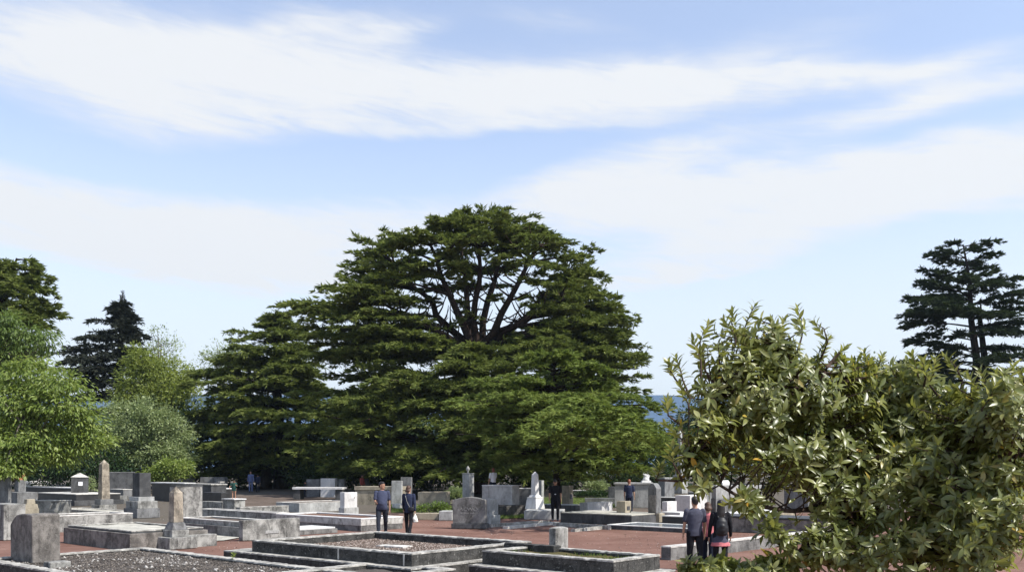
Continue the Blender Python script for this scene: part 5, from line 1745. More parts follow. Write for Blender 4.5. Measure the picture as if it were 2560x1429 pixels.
    st = [(hem, .168, .118), (0.95, .17, .122), (1.08, .158, .118), (1.22, .17, .124), (1.35, .186, .124), (1.425, .172, .108), (1.47, .108, .08), (1.492, .075, .07)]
    st = [q for q in st if q[0] >= hem]
    ellipses(g, [(up(z), rx * w, ry * w + belly * max(0, 1 - abs(z - 1.08) * 3.2), 0, -belly * 0.9 * max(0, 1 - abs(z - 1.08) * 3.2)) for z, rx, ry in st])
    for sd in (1, -1):
        sh, e, wr, hd = A[sd]
        if sleeve == 'short':
            limb(g, [sh, sh + (e - sh) * .55, sh + (e - sh) * .72], [.068, .064, .064], 12)
        else:
            limb(g, [sh, (sh + e) / 2, e, e + (wr - e) * .5, wr], [.066, .058, .05, .047, .036], 12)
    fuse(g, 'shirt', shirt, root, 0.013, s, 2, 0.006, seed)
    # trousers or skirt
    if not bare:
        g = MB()
        ellipses(g, [(up(0.83), .12 * w, .1, 0, 0), (up(0.88), .16 * w, .112 * w, 0, 0), (up(0.95), .163 * w, .115 * w, 0, 0), (up(1.03), .15 * w, .11 * w, 0, 0)])
        for sd in (1, -1):
            hip, knee, ank = J[sd]
            limb(g, [hip + [0, 0, .0], (hip + knee) / 2, knee, (knee + ank) / 2, ank + [0, 0, .01]], [.098 * w, .085 * w, .07, .062, .056], 12)
        fuse(g, 'trousers', legs_c, root, 0.013, s, 2, 0.007, seed + 4)
    if skirt:
        g = MB()
        ellipses(g, [(up(skirt[1]), .215 * w, .17, 0, 0), (up(0.78), .195 * w, .15, 0, 0), (up(0.9), .175 * w, .128, 0, 0), (up(1.0), .16 * w, .118, 0, 0)])
        sk_ = fuse(g, 'skirt', skirt[0], root, 0.013, s, 1, 0.014, seed)
        if len(skirt) > 2:
            g = MB()
            ellipses(g, [(up(skirt[1] - .06), .23 * w, .185, 0, 0), (up(skirt[1] + .03), .217 * w, .172, 0, 0)])
            fuse(g, 'skirt_trim', skirt[2], sk_, 0.013, s, 1, 0.02, seed)
    # shoes
    for sd in (1, -1):
        ank = J[sd][2]
        g = MB()
        limb(g, [ank + [0, .035, -.028], ank + [0, -.05, -.035], ank + [0, -.15, -.05]], [.05, .05, .036], 12)
        limb(g, [ank + [0, .04, -.066], ank + [0, -.06, -.07], ank + [0, -.16, -.07]], [.045, .047, .036], 12, ((0, 0, 1), 0.35))
        fuse(g, 'shoe', shoe, root, 0.012, s, 1)
    # hair
    hm = hair
    g = MB()
    hr = [(1.58, .05, .035, .078), (1.61, .068, .05, .062), (1.64, .078, .068, .046), (1.67, .083, .085, .032), (1.695, .084, .1, .016), (1.72, .079, .1, .006), (1.75, .06, .075, .006), (1.77, .028, .035, .01)]
    if hairstyle == 'short':
        hr = [(z, rx, ry, 0, cy) for z, rx, ry, cy in hr]
        ellipses(g, hr, 18, hx)
    else:
        hr = [(1.66, .083, .084, .033), (1.69, .086, .1, .018), (1.72, .08, .1, .007), (1.75, .06, .075, .007), (1.77, .028, .035, .01)]
        lowz = 1.30 if hairstyle == 'long' else 1.53
        full = .088 if hairstyle == 'long' else .092
        hr = [(lowz, full * .85, .04, .09), (lowz + .06, full * 1.12, .055, .085), (lowz + .16 if lowz < 1.4 else 1.58, full * 1.15, .062, .075), (1.62, full * 1.02, .068, .055)] + hr
        ellipses(g, [(z, rx, ry, 0, cy) for z, rx, ry, cy in hr], 18, hx)
    fuse(g, 'hair', hm, root, 0.0105, s, 1, 0.006, seed)
    root['_j'] = 0
    del root['_j']
    return root, s, dz, J, A


def place(px, py, Y, hh):
    p = pt(px, py, Y)
    return p


NAVY = cloth('navy_cotton', (0.024, 0.03, 0.058))
SLATE = cloth('slate_blue_cotton', (0.05, 0.057, 0.095))
BLACK = cloth('black_cotton', (0.012, 0.012, 0.015))
INK = cloth('dark_blue_cotton', (0.014, 0.018, 0.032))
DENIM = cloth('dark_denim', (0.022, 0.026, 0.036))
WHITE = cloth('white_cotton', (0.85, 0.86, 0.9))
PINK = cloth('pink_cotton', (0.5, 0.16, 0.17))
GREYC = cloth('grey_cotton', (0.062, 0.064, 0.088))
RED = cloth('red_cotton', (0.42, 0.1, 0.09))
LIGHTB = cloth('light_blue_cotton', (0.13, 0.16, 0.29))
GREEN = cloth('dark_green_cotton', (0.02, 0.06, 0.05))
H_BLACK = plain('black_hair', (0.013, 0.01, 0.009), 0.55, 0.35)
H_BROWN = plain('brown_hair', (0.06, 0.03, 0.018), 0.55, 0.35)
H_GINGER = plain('ginger_hair', (0.17, 0.055, 0.026), 0.55, 0.35)
SHOE = plain('grey_shoe', (0.08, 0.08, 0.085), 0.7)
SHOE2 = plain('black_shoe', (0.015, 0.015, 0.016), 0.6)
LEATHER = plain('black_nylon', (0.01, 0.01, 0.012), 0.55, 0.4)
PLASTIC = plain('white_plastic', (0.75, 0.74, 0.66), 0.4, 0.4)


def stand(px, head, feet, hgt, z0=None):
    """distance from the height in the picture (head and feet lines)"""
    Y = hgt * F / (feet - head)
    p = pt(px, feet, Y)
    return Y, (p[0], p[1], p[2] if z0 is None else z0)


# the walking couple
Y1, l1 = stand(955, 1201, 1340, 1.76)
man, s1, dz1, J1, A1 = person('man in dark blue polo shirt and dark jeans walking and looking aside', l1, R(6), 1.76, SLATE, DENIM, SHOE, H_BLACK, SKIN2, lleg=(-0.3, 0.35), rleg=(0.36, 0.12),
                              larm=(-0.15, 0.15, 0.25), rarm=(0.3, 0.1, 1.15), yaw=1.05, wide=1.03, belly=0.05, eyes=True, group='visitors walking among the graves')
Y2, l2 = stand(1022, 1212, 1336, 1.62)
wom, s2, dz2, J2, A2 = person('woman in dark blue long sleeved top walking beside the man in the polo shirt', l2, R(176), 1.62, NAVY, BLACK, SHOE2, H_BROWN, SKIN, sleeve='long', hem=0.8, lleg=(0.3, 0.12), rleg=(-0.28, 0.3),
                              larm=(0.3, 0.16, 0.25), rarm=(-0.2, 0.16, 0.12), yaw=-0.4, hairstyle='bob', wide=0.98, group='visitors walking among the graves')
Y3, l3 = stand(1388, 1197, 1301, 1.76)
m3, s3, dz3, J3, A3 = person('man in black t-shirt and black trousers looking down on the path', l3, R(-2), 1.76, BLACK, BLACK, SHOE, H_BLACK, SKIN2, lleg=(0.03, 0.05), rleg=(-0.03, 0.05),
                             larm=(0.08, 0.16, 0.22), rarm=(0.08, 0.16, 0.25), nod=0.6, wide=1.06, hem=0.84, eyes=True, group='visitors walking among the graves')
mb = MB()
mb.box(-0.03, 0.035, -0.152, -0.12, 1.12, 1.145)
o = mb.build('shirt_mark', WHITE, [c for c in m3.children if c.name.startswith('shirt')][0])
# family of three, backs to us
Y4 = 20.6
l4 = ((1737 - CX) / F * Y4, Y4, 0.0)
hh = H - (1241 - HY) / F * Y4
m4, s4, dz4, J4, A4 = person('man in slate grey t-shirt seen from behind, left of the family of three', l4, R(183), hh, GREYC, BLACK, SHOE2, H_BLACK, SKIN, lleg=(0.05, 0.05), rleg=(-0.12, 0.15),
                             larm=(0.12, 0.15, 0.2), rarm=(0.1, 0.18, 0.22), wide=1.04, hem=0.86, group='family of three seen from behind')
Y5 = 21.2
l5 = ((1770 - CX) / F * Y5, Y5, 0.0)
hh = H - (1255 - HY) / F * Y5
m5, s5, dz5, J5, A5 = person('smaller brown haired person in pink top in the middle of the family of three', l5, R(150), hh, PINK, INK, SHOE2, H_BROWN, SKIN, larm=(0.1, 0.15, 0.3), rarm=(0.5, 0.15, 0.9), wide=0.92, nod=0.25, yaw=0.5,
                             lleg=(0.08, 0.1), rleg=(-0.06, 0.05), group='family of three seen from behind', hairstyle='bob')
Y6 = 20.4
l6 = ((1801 - CX) / F * Y6, Y6, 0.0)
hh = H - (1250 - HY) / F * Y6
m6, s6, dz6, J6, A6 = person('long haired woman in black jacket and short skirt at right of the family', l6, R(178), hh, BLACK, BLACK, SHOE2, H_BLACK, SKIN, sleeve='long', hem=0.92, larm=(0.1, 0.2, 0.2), rarm=(0.12, 0.24, 0.25), hairstyle='long', wide=0.98,
                             skirt=(GREYC, 0.74, PINK), lleg=(0.1, 0.1), rleg=(-0.06, 0.05), group='family of three seen from behind')
# backpack worn by the woman
bp = empty('backpack', l6, R(178))
tag(bp, 'black backpack with small front pocket worn by the long haired woman', 'backpack')
g = MB()
ellipses(g, [(dz6 + .93, .1, .05, 0, .17), (dz6 + .98, .135, .075, 0, .185), (dz6 + 1.12, .14, .085, 0, .19), (dz6 + 1.28, .115, .07, 0, .175), (dz6 + 1.36, .06, .035, 0, .155)])
limb(g, [(0, .25, dz6 + 1.06), (0, .262, dz6 + 1.15)], [.07, .06], 12, ((0, 1, 0), .5))
fuse(g, 'bag', LEATHER, bp, 0.012, s6, 1, .004)
for sd in (1, -1):
    g = MB()
    limb(g, [(sd * .07, .13, dz6 + 1.36), (sd * .095, .03, dz6 + 1.47), (sd * .115, -.1, dz6 + 1.38), (sd * .13, -.11, dz6 + 1.2), (sd * .12, .1, dz6 + 1.0)], [.018] * 5, 8)
    o = g.build('strap', LEATHER, bp, smooth=True)
    o.scale = (s6,) * 3
# shoulder bag worn by the woman of the couple
sb = empty('shoulder_bag', l2, R(176))
tag(sb, 'small black shoulder bag with thin light strap worn by the woman in dark blue', 'bag')
g = MB()
ellipses(g, [(dz2 + .86, .09, .03, -.1, .13), (dz2 + .9, .11, .045, -.1, .135), (dz2 + .99, .11, .045, -.1, .135), (dz2 + 1.02, .08, .03, -.1, .13)])
fuse(g, 'bag', LEATHER, sb, .012, s2, 1)
g = MB()
limb(g, [(-.06, .14, dz2 + 1.0), (.04, .135, dz2 + 1.2), (.1, .1, dz2 + 1.4), (.11, .02, dz2 + 1.475), (.1, -.08, dz2 + 1.42)], [.008] * 5, 6)
o = g.build('strap', M['light'], sb, smooth=True)
o.scale = (s2,) * 3
# white carrier bag in her right hand
wr = A2[-1][2]
cb = empty('carrier_bag', l2, R(176))
tag(cb, 'white plastic carrier bag hanging from the hand of the woman in dark blue', 'bag')
g = MB()
c = wr + A2[-1][3] * .13
ellipses(g, [(c[2] - .3, .07, .05, c[0] - .01, c[1]), (c[2] - .26, .1, .07, c[0] - .01, c[1]), (c[2] - .14, .085, .06, c[0] - .005, c[1]), (c[2] - .03, .03, .02, c[0], c[1]), (c[2] + .02, .02, .012, c[0], c[1])])
fuse(g, 'bag', PLASTIC, cb, .011, s2, 1, .02)
# woman in white behind the big block tomb
Y7 = 42.3 * S
zz = H - (1169 - HY) / F * Y7 - 1.66
l7 = ((1233 - CX) / F * Y7, Y7, zz)
m7, s7, dz7, J7, A7 = person('ginger haired woman in white t-shirt standing behind the big pale block tomb', l7, R(215), 1.66, WHITE, INK, SHOE2, H_GINGER, SKIN, larm=(0.1, 0.16, 0.2), rarm=(0.35, 0.2, 0.5), hairstyle='bob', hem=0.95, yaw=-0.3, group='visitors walking among the graves')
mb = MB()
mb.box(-1.2, 1.2, -1.0, 1.2, -0.4, 0)
tag(mb.build('tomb_platform', M['grey'], None, 0.02, l7, R(-20)), 'grey stone platform under the feet of the woman in white', 'tomb')
wr = A7[-1][2] * s7
stk = empty('paper_roll', l7, R(215))
tag(stk, 'pale thin roll held in the hand of the woman in white', 'paper roll')
g = MB()
hd = A7[-1][2] + A7[-1][3] * .11
limb(g, [hd + [.02, .14, -.08], hd + [0, 0, 0], hd + [-.05, -.3, .2]], [.016] * 3, 8)
o = g.build('roll', M['light'], stk, smooth=True)
o.scale = (s7,) * 3
# man in dark blue before the mausoleum
Y8 = 38 * S
zz = H - (1198 - HY) / F * Y8 - 1.74
l8 = ((1573 - CX) / F * Y8, Y8, min(zz, 0.05))
person('man in dark blue t-shirt seen from behind in front of the mausoleum', l8, R(165), H - (1198 - HY) / F * Y8 - l8[2], NAVY, INK, SHOE2, H_GINGER, SKIN, larm=(0.05, 0.16, 0.2), rarm=(0.05, 0.16, 0.25), group='visitors walking among the graves')
# far visitors in the shade
Y9 = 56 * S
z9 = gz(Y9)
person('person in red and dark jacket glimpsed above the beige stone portal', ((905 - CX) / F * Y9, Y9, z9), R(60), H - (1186 - HY) / F * Y9 - z9, RED, INK, SHOE2, H_BLACK, SKIN2, sleeve='long', voxel=.012, hairstyle='bob', group='far visitors in the shade')
Y10 = 62 * S
z10 = gz(Y10)
person('person in light blue standing by the trunks of the smaller cedar', ((627 - CX) / F * Y10, Y10, z10), R(20), H - (1177 - HY) / F * Y10 - z10, LIGHTB, LIGHTB, SHOE2, H_BLACK, SKIN2, voxel=.012, sleeve='long', group='far visitors in the shade')
person('person in dark clothes right beside the one in light blue', ((642 - CX) / F * Y10, Y10 + .3, z10), R(-160), H - (1184 - HY) / F * Y10 - z10, NAVY, INK, SHOE2, H_BLACK, SKIN2, voxel=.012, sleeve='long', group='far visitors in the shade')
Y11 = 55 * S
z11 = gz(Y11)
person('person in dark blue bent behind the left end of the long slab table', ((762 - CX) / F * Y11, Y11, z11), R(90), H - (1203 - HY) / F * Y11 - z11, INK, INK, SHOE2, H_BLACK, SKIN2, voxel=.012, sleeve='long', nod=.4, group='far visitors in the shade')
# small figure on the pedestal
pl, pz = PED
hp = H - (1199 - HY) / F * pl[1] - pz
person('small dark green figure with bare tan legs standing on the grey pedestal', (pl[0], pl[1], pz), R(10), hp, GREEN, GREEN, SKIN2, H_BLACK, SKIN2, hem=0.72, bare=True, larm=(0.5, .25, 1.4), rarm=(.2, .5, .5), nod=.45, hairstyle='long', wide=1.25, cat='statue', name='figure_statue')
# white statue on the mausoleum
ml, mz = MAU
mx = pt(1615, 1204, ml[1])
mb = MB()
hs = (1204 - 1168) / F * ml[1]
rt = empty('statue', (mx[0], mx[1], mz), 0)
tag(rt, 'weathered white draped statue on top of the mausoleum', 'statue')
mb = MB()
mb.frustum((-.28, .28, -.25, .25), (-.25, .25, -.22, .22), 0, .14 * hs)
mb.build('base', M['white'], rt, .01)
g = MB()
ellipses(g, [(.14 * hs, .2, .18, 0, 0), (.35 * hs, .16, .14, 0, 0), (.6 * hs, .13, .11, .01, 0), (.74 * hs, .15, .1, .02, 0), (.82 * hs, .06, .05, .02, 0)])
ellipses(g, [(.82 * hs, .035, .04, .02, 0), (.88 * hs, .055, .06, .02, -.01), (.95 * hs, .052, .06, .02, 0), (1.0 * hs, .02, .03, .02, 0)])
limb(g, [(-.11, 0, .72 * hs), (-.17, -.04, .55 * hs), (-.06, -.12, .5 * hs)], [.05, .045, .035], 10)
limb(g, [(.15, 0, .72 * hs), (.2, -.02, .52 * hs), (.16, -.06, .36 * hs)], [.05, .045, .035], 10)
fuse(g, 'figure', M['white'], rt, .02, 1.0, 1, .02)
# ------------------------------------------------------------------ ground, scattered small stuff, hills
def ground():
    xs = np.concatenate([[-6000, -2500, -900, -300, -140], np.arange(-80, 81, 1.0), [140, 300, 900, 2500, 6000]])
    ys = np.concatenate([[-400, -100, -30, 0], np.arange(6, 80, 0.6), np.arange(80, 150, 5.0), [200, 400, 900, 2000, 6000]])
    V = []
    for y in ys:
        for x in xs:
            near = abs(x) < 100 and 5 < y < 140
            z = gz(y) + (0.02 * noise.noise(Vector((x * .35, y * .35, 0))) - 0.015 if near else 0)
            if y > 300:
                z -= 12 * min(1, (y - 300) / 1500)
            V.append((x, y, z))
    n = len(xs)
    k = (np.arange(len(ys) - 1)[:, None] * n + np.arange(n - 1)[None, :]).reshape(-1, 1)
    q = (k + np.array([[0, 1, n + 1, n]])).reshape(-1)
    m, nt = nodes('red_earth')
    v = coords(nt, per_object=False)
    a = nz(nt, v, 0.35, 5, 0.65, 0.4)
    b_ = nz(nt, v, 5.0, 6, 0.7)
    c_ = nz(nt, v, 60.0, 3, 0.7)
    d_ = nz(nt, v, 1.4, 7, 0.75, 1.2)
    col = mixc(nt, (0.142, 0.078, 0.06), (0.205, 0.12, 0.094), ramp(nt, a, 0.35, 0.65))
    col = mixc(nt, col, (0.1, 0.045, 0.033), ramp(nt, b_, 0.5, 0.72, 0, 0.6))
    col = mixc(nt, col, (0.3, 0.165, 0.12), ramp(nt, c_, 0.58, 0.75, 0, 0.5))
    col = mixc(nt, col, (0.085, 0.055, 0.042), ramp(nt, d_, 0.55, 0.72, 0, 0.75))
    col = mixc(nt, col, (0.27, 0.17, 0.13), ramp(nt, d_, 0.42, 0.3, 0, 0.6))
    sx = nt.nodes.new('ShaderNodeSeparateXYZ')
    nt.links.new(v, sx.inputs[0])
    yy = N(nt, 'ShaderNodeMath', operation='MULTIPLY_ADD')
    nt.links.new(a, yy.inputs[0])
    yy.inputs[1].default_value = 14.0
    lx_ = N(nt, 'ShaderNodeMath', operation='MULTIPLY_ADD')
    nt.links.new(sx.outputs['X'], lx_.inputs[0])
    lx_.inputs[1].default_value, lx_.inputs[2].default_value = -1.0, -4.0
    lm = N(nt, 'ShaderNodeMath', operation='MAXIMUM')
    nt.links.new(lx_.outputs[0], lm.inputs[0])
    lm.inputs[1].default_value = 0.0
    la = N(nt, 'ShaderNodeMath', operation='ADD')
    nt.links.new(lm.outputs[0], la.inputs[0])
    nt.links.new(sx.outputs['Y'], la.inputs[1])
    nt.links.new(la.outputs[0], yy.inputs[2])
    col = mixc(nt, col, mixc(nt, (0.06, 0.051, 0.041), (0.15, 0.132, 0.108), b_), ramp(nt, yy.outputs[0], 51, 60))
    s_ = N(nt, 'ShaderNodeMath', operation='ADD')
    nt.links.new(b_, s_.inputs[0])
    nt.links.new(c_, s_.inputs[1])
    finish(nt, col, 0.95, s_.outputs[0], 0.7, 0.015, 0.1)
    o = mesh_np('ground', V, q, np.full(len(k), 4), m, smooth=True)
    tag(o, kind='structure')


ground()


def strip(name, pts_, mat, dz):
    """flat sheet on the ground following its rise"""
    P = [np.array(p) for p in pts_]
    n = 14
    V = []
    for i in range(n + 1):
        for j in range(n + 1):
            a, b = i / n, j / n
            p = P[0] * (1 - a) * (1 - b) + P[1] * a * (1 - b) + P[2] * a * b + P[3] * (1 - a) * b
            V.append((p[0], p[1], gz(p[1]) + dz))
    k = (np.arange(n)[:, None] * (n + 1) + np.arange(n)[None, :]).reshape(-1, 1)
    q = (k + np.array([[0, 1, n + 2, n + 1]])).reshape(-1)
    o = mesh_np(name, V, q[::1], np.full(len(k), 4), mat)
    return tag(o, kind='structure')


def gpx(px, py):
    Y = ground_Y(py)
    return np.array([(px - CX) / F * Y, Y])


TURF = soil('turf_earth', (0.075, 0.105, 0.028), (0.14, 0.17, 0.05))
strip('lawn', [gpx(1345, 1272), gpx(1545, 1266), gpx(1550, 1240), gpx(1345, 1244)], TURF, 0.012)
strip('lawn_strip', [gpx(1225, 1296), gpx(1312, 1294), gpx(1312, 1284), gpx(1225, 1286)], TURF, 0.012)
strip('lawn_patch', [gpx(978, 1280), gpx(1012, 1280), gpx(1012, 1262), gpx(978, 1262)], TURF, 0.012)
strip('paved_path', [gpx(505, 1352), gpx(560, 1350), gpx(640, 1336), gpx(520, 1338)], M['paving'], 0.012)
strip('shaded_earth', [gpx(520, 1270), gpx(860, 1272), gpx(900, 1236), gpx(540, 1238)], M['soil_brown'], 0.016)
rg = np.random.default_rng(9)
Lg = Leaves()
P = []
for (x0, x1, y0, y1, n) in ((1345, 1548, 1242, 1270, 5200), (1226, 1312, 1285, 1295, 1200), (978, 1012, 1262, 1279, 900)):
    ya, yb = ground_Y(y1), ground_Y(y0)
    Y = rg.uniform(ya, yb, n)
    X = (rg.uniform(x0, x1, n) - CX) / F * Y
    P.append(np.stack([X, Y, np.array([gz(y) for y in Y]) + .012], 1))
# tufts on the mossy plot
cx_, cy_ = fC.loc[0], fC.loc[1]
n = 700
lx, ly = rg.uniform(-fC.Lu / 2 + .22, fC.Lu / 2 - .22, n), rg.uniform(-fC.Lv / 2 + .22, fC.Lv / 2 - .22, n)
ca, sa = math.cos(fC.rz), math.sin(fC.rz)
kk = np.array([noise.noise(Vector((a * 1.5, b * 1.5, 4))) for a, b in zip(lx, ly)]) > 0.05
lx, ly = lx[kk], ly[kk]
P.append(np.stack([cx_ + lx * ca - ly * sa, cy_ + lx * sa + ly * ca, np.full(len(lx), 0.5)], 1))
P = np.concatenate(P)
n = len(P)
d = np.stack([rg.normal(0, .4, n), rg.normal(0, .4, n), np.ones(n)], 1)
Lg.add(P, d, rg.normal(0, 1, (n, 3)), rg.uniform(.04, .11, n), rg.uniform(.012, .022, n), rg.random(n))
tag(Lg.build('grass', M['grass'], None, 'needle'), 'short green grass on the small lawn patches', 'grass', kind='stuff')


def pebbles(name, P, size, mat, label):
    """low irregular stones, one mesh of countless bits"""
    n = len(P)
    base = np.array([[1, 0, 0], [.3, .9, 0], [-.8, .6, 0], [-.8, -.6, 0], [.3, -.95, 0], [0.1, .05, .75], [.05, 0, -.4]])
    tri = np.array([[0, 1, 5], [1, 2, 5], [2, 3, 5], [3, 4, 5], [4, 0, 5], [1, 0, 6], [2, 1, 6], [3, 2, 6], [4, 3, 6], [0, 4, 6]])
    a = rg.uniform(0, 6.28, n)
    c, s_ = np.cos(a), np.sin(a)
    B = base[None] * (1 + rg.normal(0, .22, (n, 7, 3)))
    X = B[..., 0] * c[:, None] - B[..., 1] * s_[:, None] * .7
    Yy = B[..., 0] * s_[:, None] + B[..., 1] * c[:, None] * .7
    V = np.stack([X, Yy, B[..., 2]], -1) * size[:, None, None] + P[:, None, :]
    q = (np.arange(n)[:, None, None] * 7 + tri[None]).reshape(-1)
    o = mesh_np(name, V.reshape(-1, 3), q, np.full(n * 10, 3), mat, rnd=np.repeat(rg.random(n), 10))
    return tag(o, label, 'gravel', kind='stuff')


def on_bed(f, n, rim, depth, patch=None):
    lx, ly = rg.uniform(-f.Lu / 2 + rim, f.Lu / 2 - rim, n), rg.uniform(-f.Lv / 2 + rim, f.Lv / 2 - rim, n)
    if patch is not None:
        k = np.array([noise.noise(Vector((a * .9, b * .9, 7))) for a, b in zip(lx, ly)]) + rg.normal(0, .18, n) > patch
        lx, ly = lx[k], ly[k]
    ca, sa = math.cos(f.rz), math.sin(f.rz)
    return np.stack([f.loc[0] + lx * ca - ly * sa, f.loc[1] + lx * sa + ly * ca, np.full(len(lx), f.loc[2] + f.h - depth)], 1)


def pebmat(name, cols):
    return leafmat(name, cols, 0, 0.9, 0.1)


PEB_W = pebmat('white_pebbles', [(0, (0.12, 0.11, 0.1)), (0.5, (0.24, 0.225, 0.205)), (1, (0.45, 0.43, 0.4))])
PEB_D = pebmat('dark_pebbles', [(0, (0.045, 0.039, 0.034)), (0.6, (0.1, 0.088, 0.077)), (1, (0.22, 0.19, 0.16))])
PEB_B = pebmat('brown_pebbles', [(0, (0.08, 0.06, 0.05)), (0.6, (0.2, 0.15, 0.12)), (1, (0.5, 0.43, 0.38))])
P = on_bed(fA, 2000, .3, .06, 0.14)
pebbles('white_gravel', P, rg.uniform(.012, .045, len(P)) * np.where(rg.random(len(P)) < .12, 1.5, 1), PEB_W, 'white pebbles and petals strewn over the dark plot')
P = on_bed(fA, 9000, .28, .062)
pebbles('dark_gravel', P, rg.uniform(.008, .03, len(P)), PEB_D, 'dark crumbs of soil and leaves in the front plot')
P = on_bed(fB, 9000, .26, .19)
pebbles('brown_gravel', P, rg.uniform(.008, .026, len(P)), PEB_B, 'brown gravel filling the two tier plot')
# crumbs and fallen petals on the red path
n = 7000
Y = rg.uniform(17, 46, n)
X = rg.uniform(-.42, .42, n) * Y
k = np.array([noise.noise(Vector((a * .5, b * .5, 2))) for a, b in zip(X, Y)]) > -.05
P = np.stack([X, Y, np.array([gz(y) for y in Y])], 1)[k]
pebbles('path_gravel', P, rg.uniform(.006, .022, len(P)), PEB_B, 'loose bits of stone on the red path')

n = 1500
Y = rg.uniform(17, 46, n)
X = rg.uniform(-.42, .42, n) * Y
k = np.array([noise.noise(Vector((a * .35, b * .35, 9))) for a, b in zip(X, Y)]) > .08
X, Y = X[k], Y[k]
n = len(X)
Ll = Leaves()
a = rg.uniform(0, 6.28, n)
Ll.add(np.stack([X, Y, np.array([gz(y) for y in Y]) + rg.uniform(.004, .03, n)], 1), np.stack([np.cos(a), np.sin(a), rg.uniform(-.1, .3, n)], 1), np.tile([[0, 0, 1.0]], (n, 1)) + rg.normal(0, .3, (n, 3)), rg.uniform(.03, .085, n), rg.uniform(.02, .045, n), rg.random(n))
tag(Ll.build('leaf_litter', pebmat('dry_leaves', [(0, (0.05, 0.035, 0.025)), (0.6, (0.16, 0.11, 0.07)), (1, (0.4, 0.34, 0.25))]), None, 'leaf'), 'dry leaves scattered on the red path', 'leaf litter', kind='stuff')

# far hills; the blue of the haze is put into their colour
m, nt = nodes('far_hill')
v = coords(nt, per_object=False)
finish(nt, mixc(nt, (0.018, 0.045, 0.1), (0.03, 0.065, 0.13), nz(nt, v, .004, 5)), 1.0, spec=0.0)
V, n = [], 90
prof = [(2600, -20), (2900, 120), (3150, 215), (3400, 268), (3700, 240), (4000, 60)]
for y, z in prof:
    for i in range(n + 1):
        x = -3600 + 7200 * i / n
        k = 1 + 0.05 * noise.noise(Vector((x * .0013, .3, 0))) + 0.012 * noise.noise(Vector((x * .008, y * .002, 0)))
        V.append((x, y, z * k - 6))
kx = (np.arange(len(prof) - 1)[:, None] * (n + 1) + np.arange(n)[None, :]).reshape(-1, 1)
q = (kx + np.array([[0, 1, n + 2, n + 1]])).reshape(-1)
tag(mesh_np('hills', V, q, np.full(len(kx), 4), m, smooth=True), kind='structure')

# air between here and the hills
mb = MB()
mb.box(-4300, 4300, -500, 4300, -22, 330)
hz = mb.build('haze', None) if False else None
m, nt = nodes('air')
out = nt.nodes.new('ShaderNodeOutputMaterial')
pv = nt.nodes.new('ShaderNodeVolumePrincipled')
pv.inputs['Color'].default_value = (0.66, 0.84, 1.0, 1)
pv.inputs['Density'].default_value = 0.00013
pv.inputs['Anisotropy'].default_value = 0.2
nt.links.new(pv.outputs[0], out.inputs['Volume'])
o = mb.build('haze', m)
tag(o, kind='stuff')

# ------------------------------------------------------------------ sun, sky, camera
AZ, EL = -27.0, 51.0
sd = Vector((math.cos(R(AZ)) * math.cos(R(EL)), math.sin(R(AZ)) * math.cos(R(EL)), math.sin(R(EL))))
L = bpy.data.lights.new('sun', 'SUN')
L.energy = 4.2
L.angle = R(0.53)
L.color = (1.0, 0.955, 0.89)
so = bpy.data.objects.new('sun', L)
COL.objects.link(so)
so.rotation_euler = sd.to_track_quat('Z', 'Y').to_euler()
so.location = (0, 0, 60)

w = bpy.data.worlds.new('World')
scene.world = w
w.use_nodes = True
nt = w.node_tree
for n_ in list(nt.nodes):
    nt.nodes.remove(n_)
sky = nt.nodes.new('ShaderNodeTexSky')
sky.sky_type = 'NISHITA'
sky.sun_disc = False
sky.sun_elevation = R(EL)
sky.sun_rotation = math.atan2(sd.x, sd.y)
sky.altitude = 200
sky.air_density = 1.0
sky.dust_density = 0.6
sky.ozone_density = 1.6
tc = nt.nodes.new('ShaderNodeTexCoord')
sep = nt.nodes.new('ShaderNodeSeparateXYZ')
nt.links.new(tc.outputs['Generated'], sep.inputs[0])


def mth(op, a, b=None, clamp=False):
    n = nt.nodes.new('ShaderNodeMath')
    n.operation = op
    n.use_clamp = clamp
    for i, x in enumerate((a, b)):
        if x is None:
            continue
        if hasattr(x, 'links'):
            nt.links.new(x, n.inputs[i])
        else:
            n.inputs[i].default_value = x
    return n.outputs[0]


az = mth('ARCTAN2', sep.outputs['X'], sep.outputs['Y'])
el = mth('ARCSINE', mth('MINIMUM', mth('MAXIMUM', sep.outputs['Z'], -0.999), 0.999))


def vec(x, y, z=0.0):
    c = nt.nodes.new('ShaderNodeCombineXYZ')
    for i, q in enumerate((x, y, z)):
        if hasattr(q, 'links'):
            nt.links.new(q, c.inputs[i])
        else:
            c.inputs[i].default_value = q
    return c.outputs[0]


sk = mth('ADD', mth('MULTIPLY', az, 0.12), el)        # the cloud streets lean a little
warp = nz(nt, vec(mth('MULTIPLY', az, 3.2), mth('MULTIPLY', sk, 8.0), 1.3), 1.0, 4, 0.55)
warp2 = nz(nt, vec(mth('MULTIPLY', az, 3.2), mth('MULTIPLY', sk, 8.0), 8.3), 1.0, 4, 0.55)
azw = mth('ADD', az, mth('MULTIPLY', mth('SUBTRACT', warp, 0.5), 0.16))
elw = mth('ADD', el, mth('MULTIPLY', mth('SUBTRACT', warp2, 0.5), 0.07))
total = None
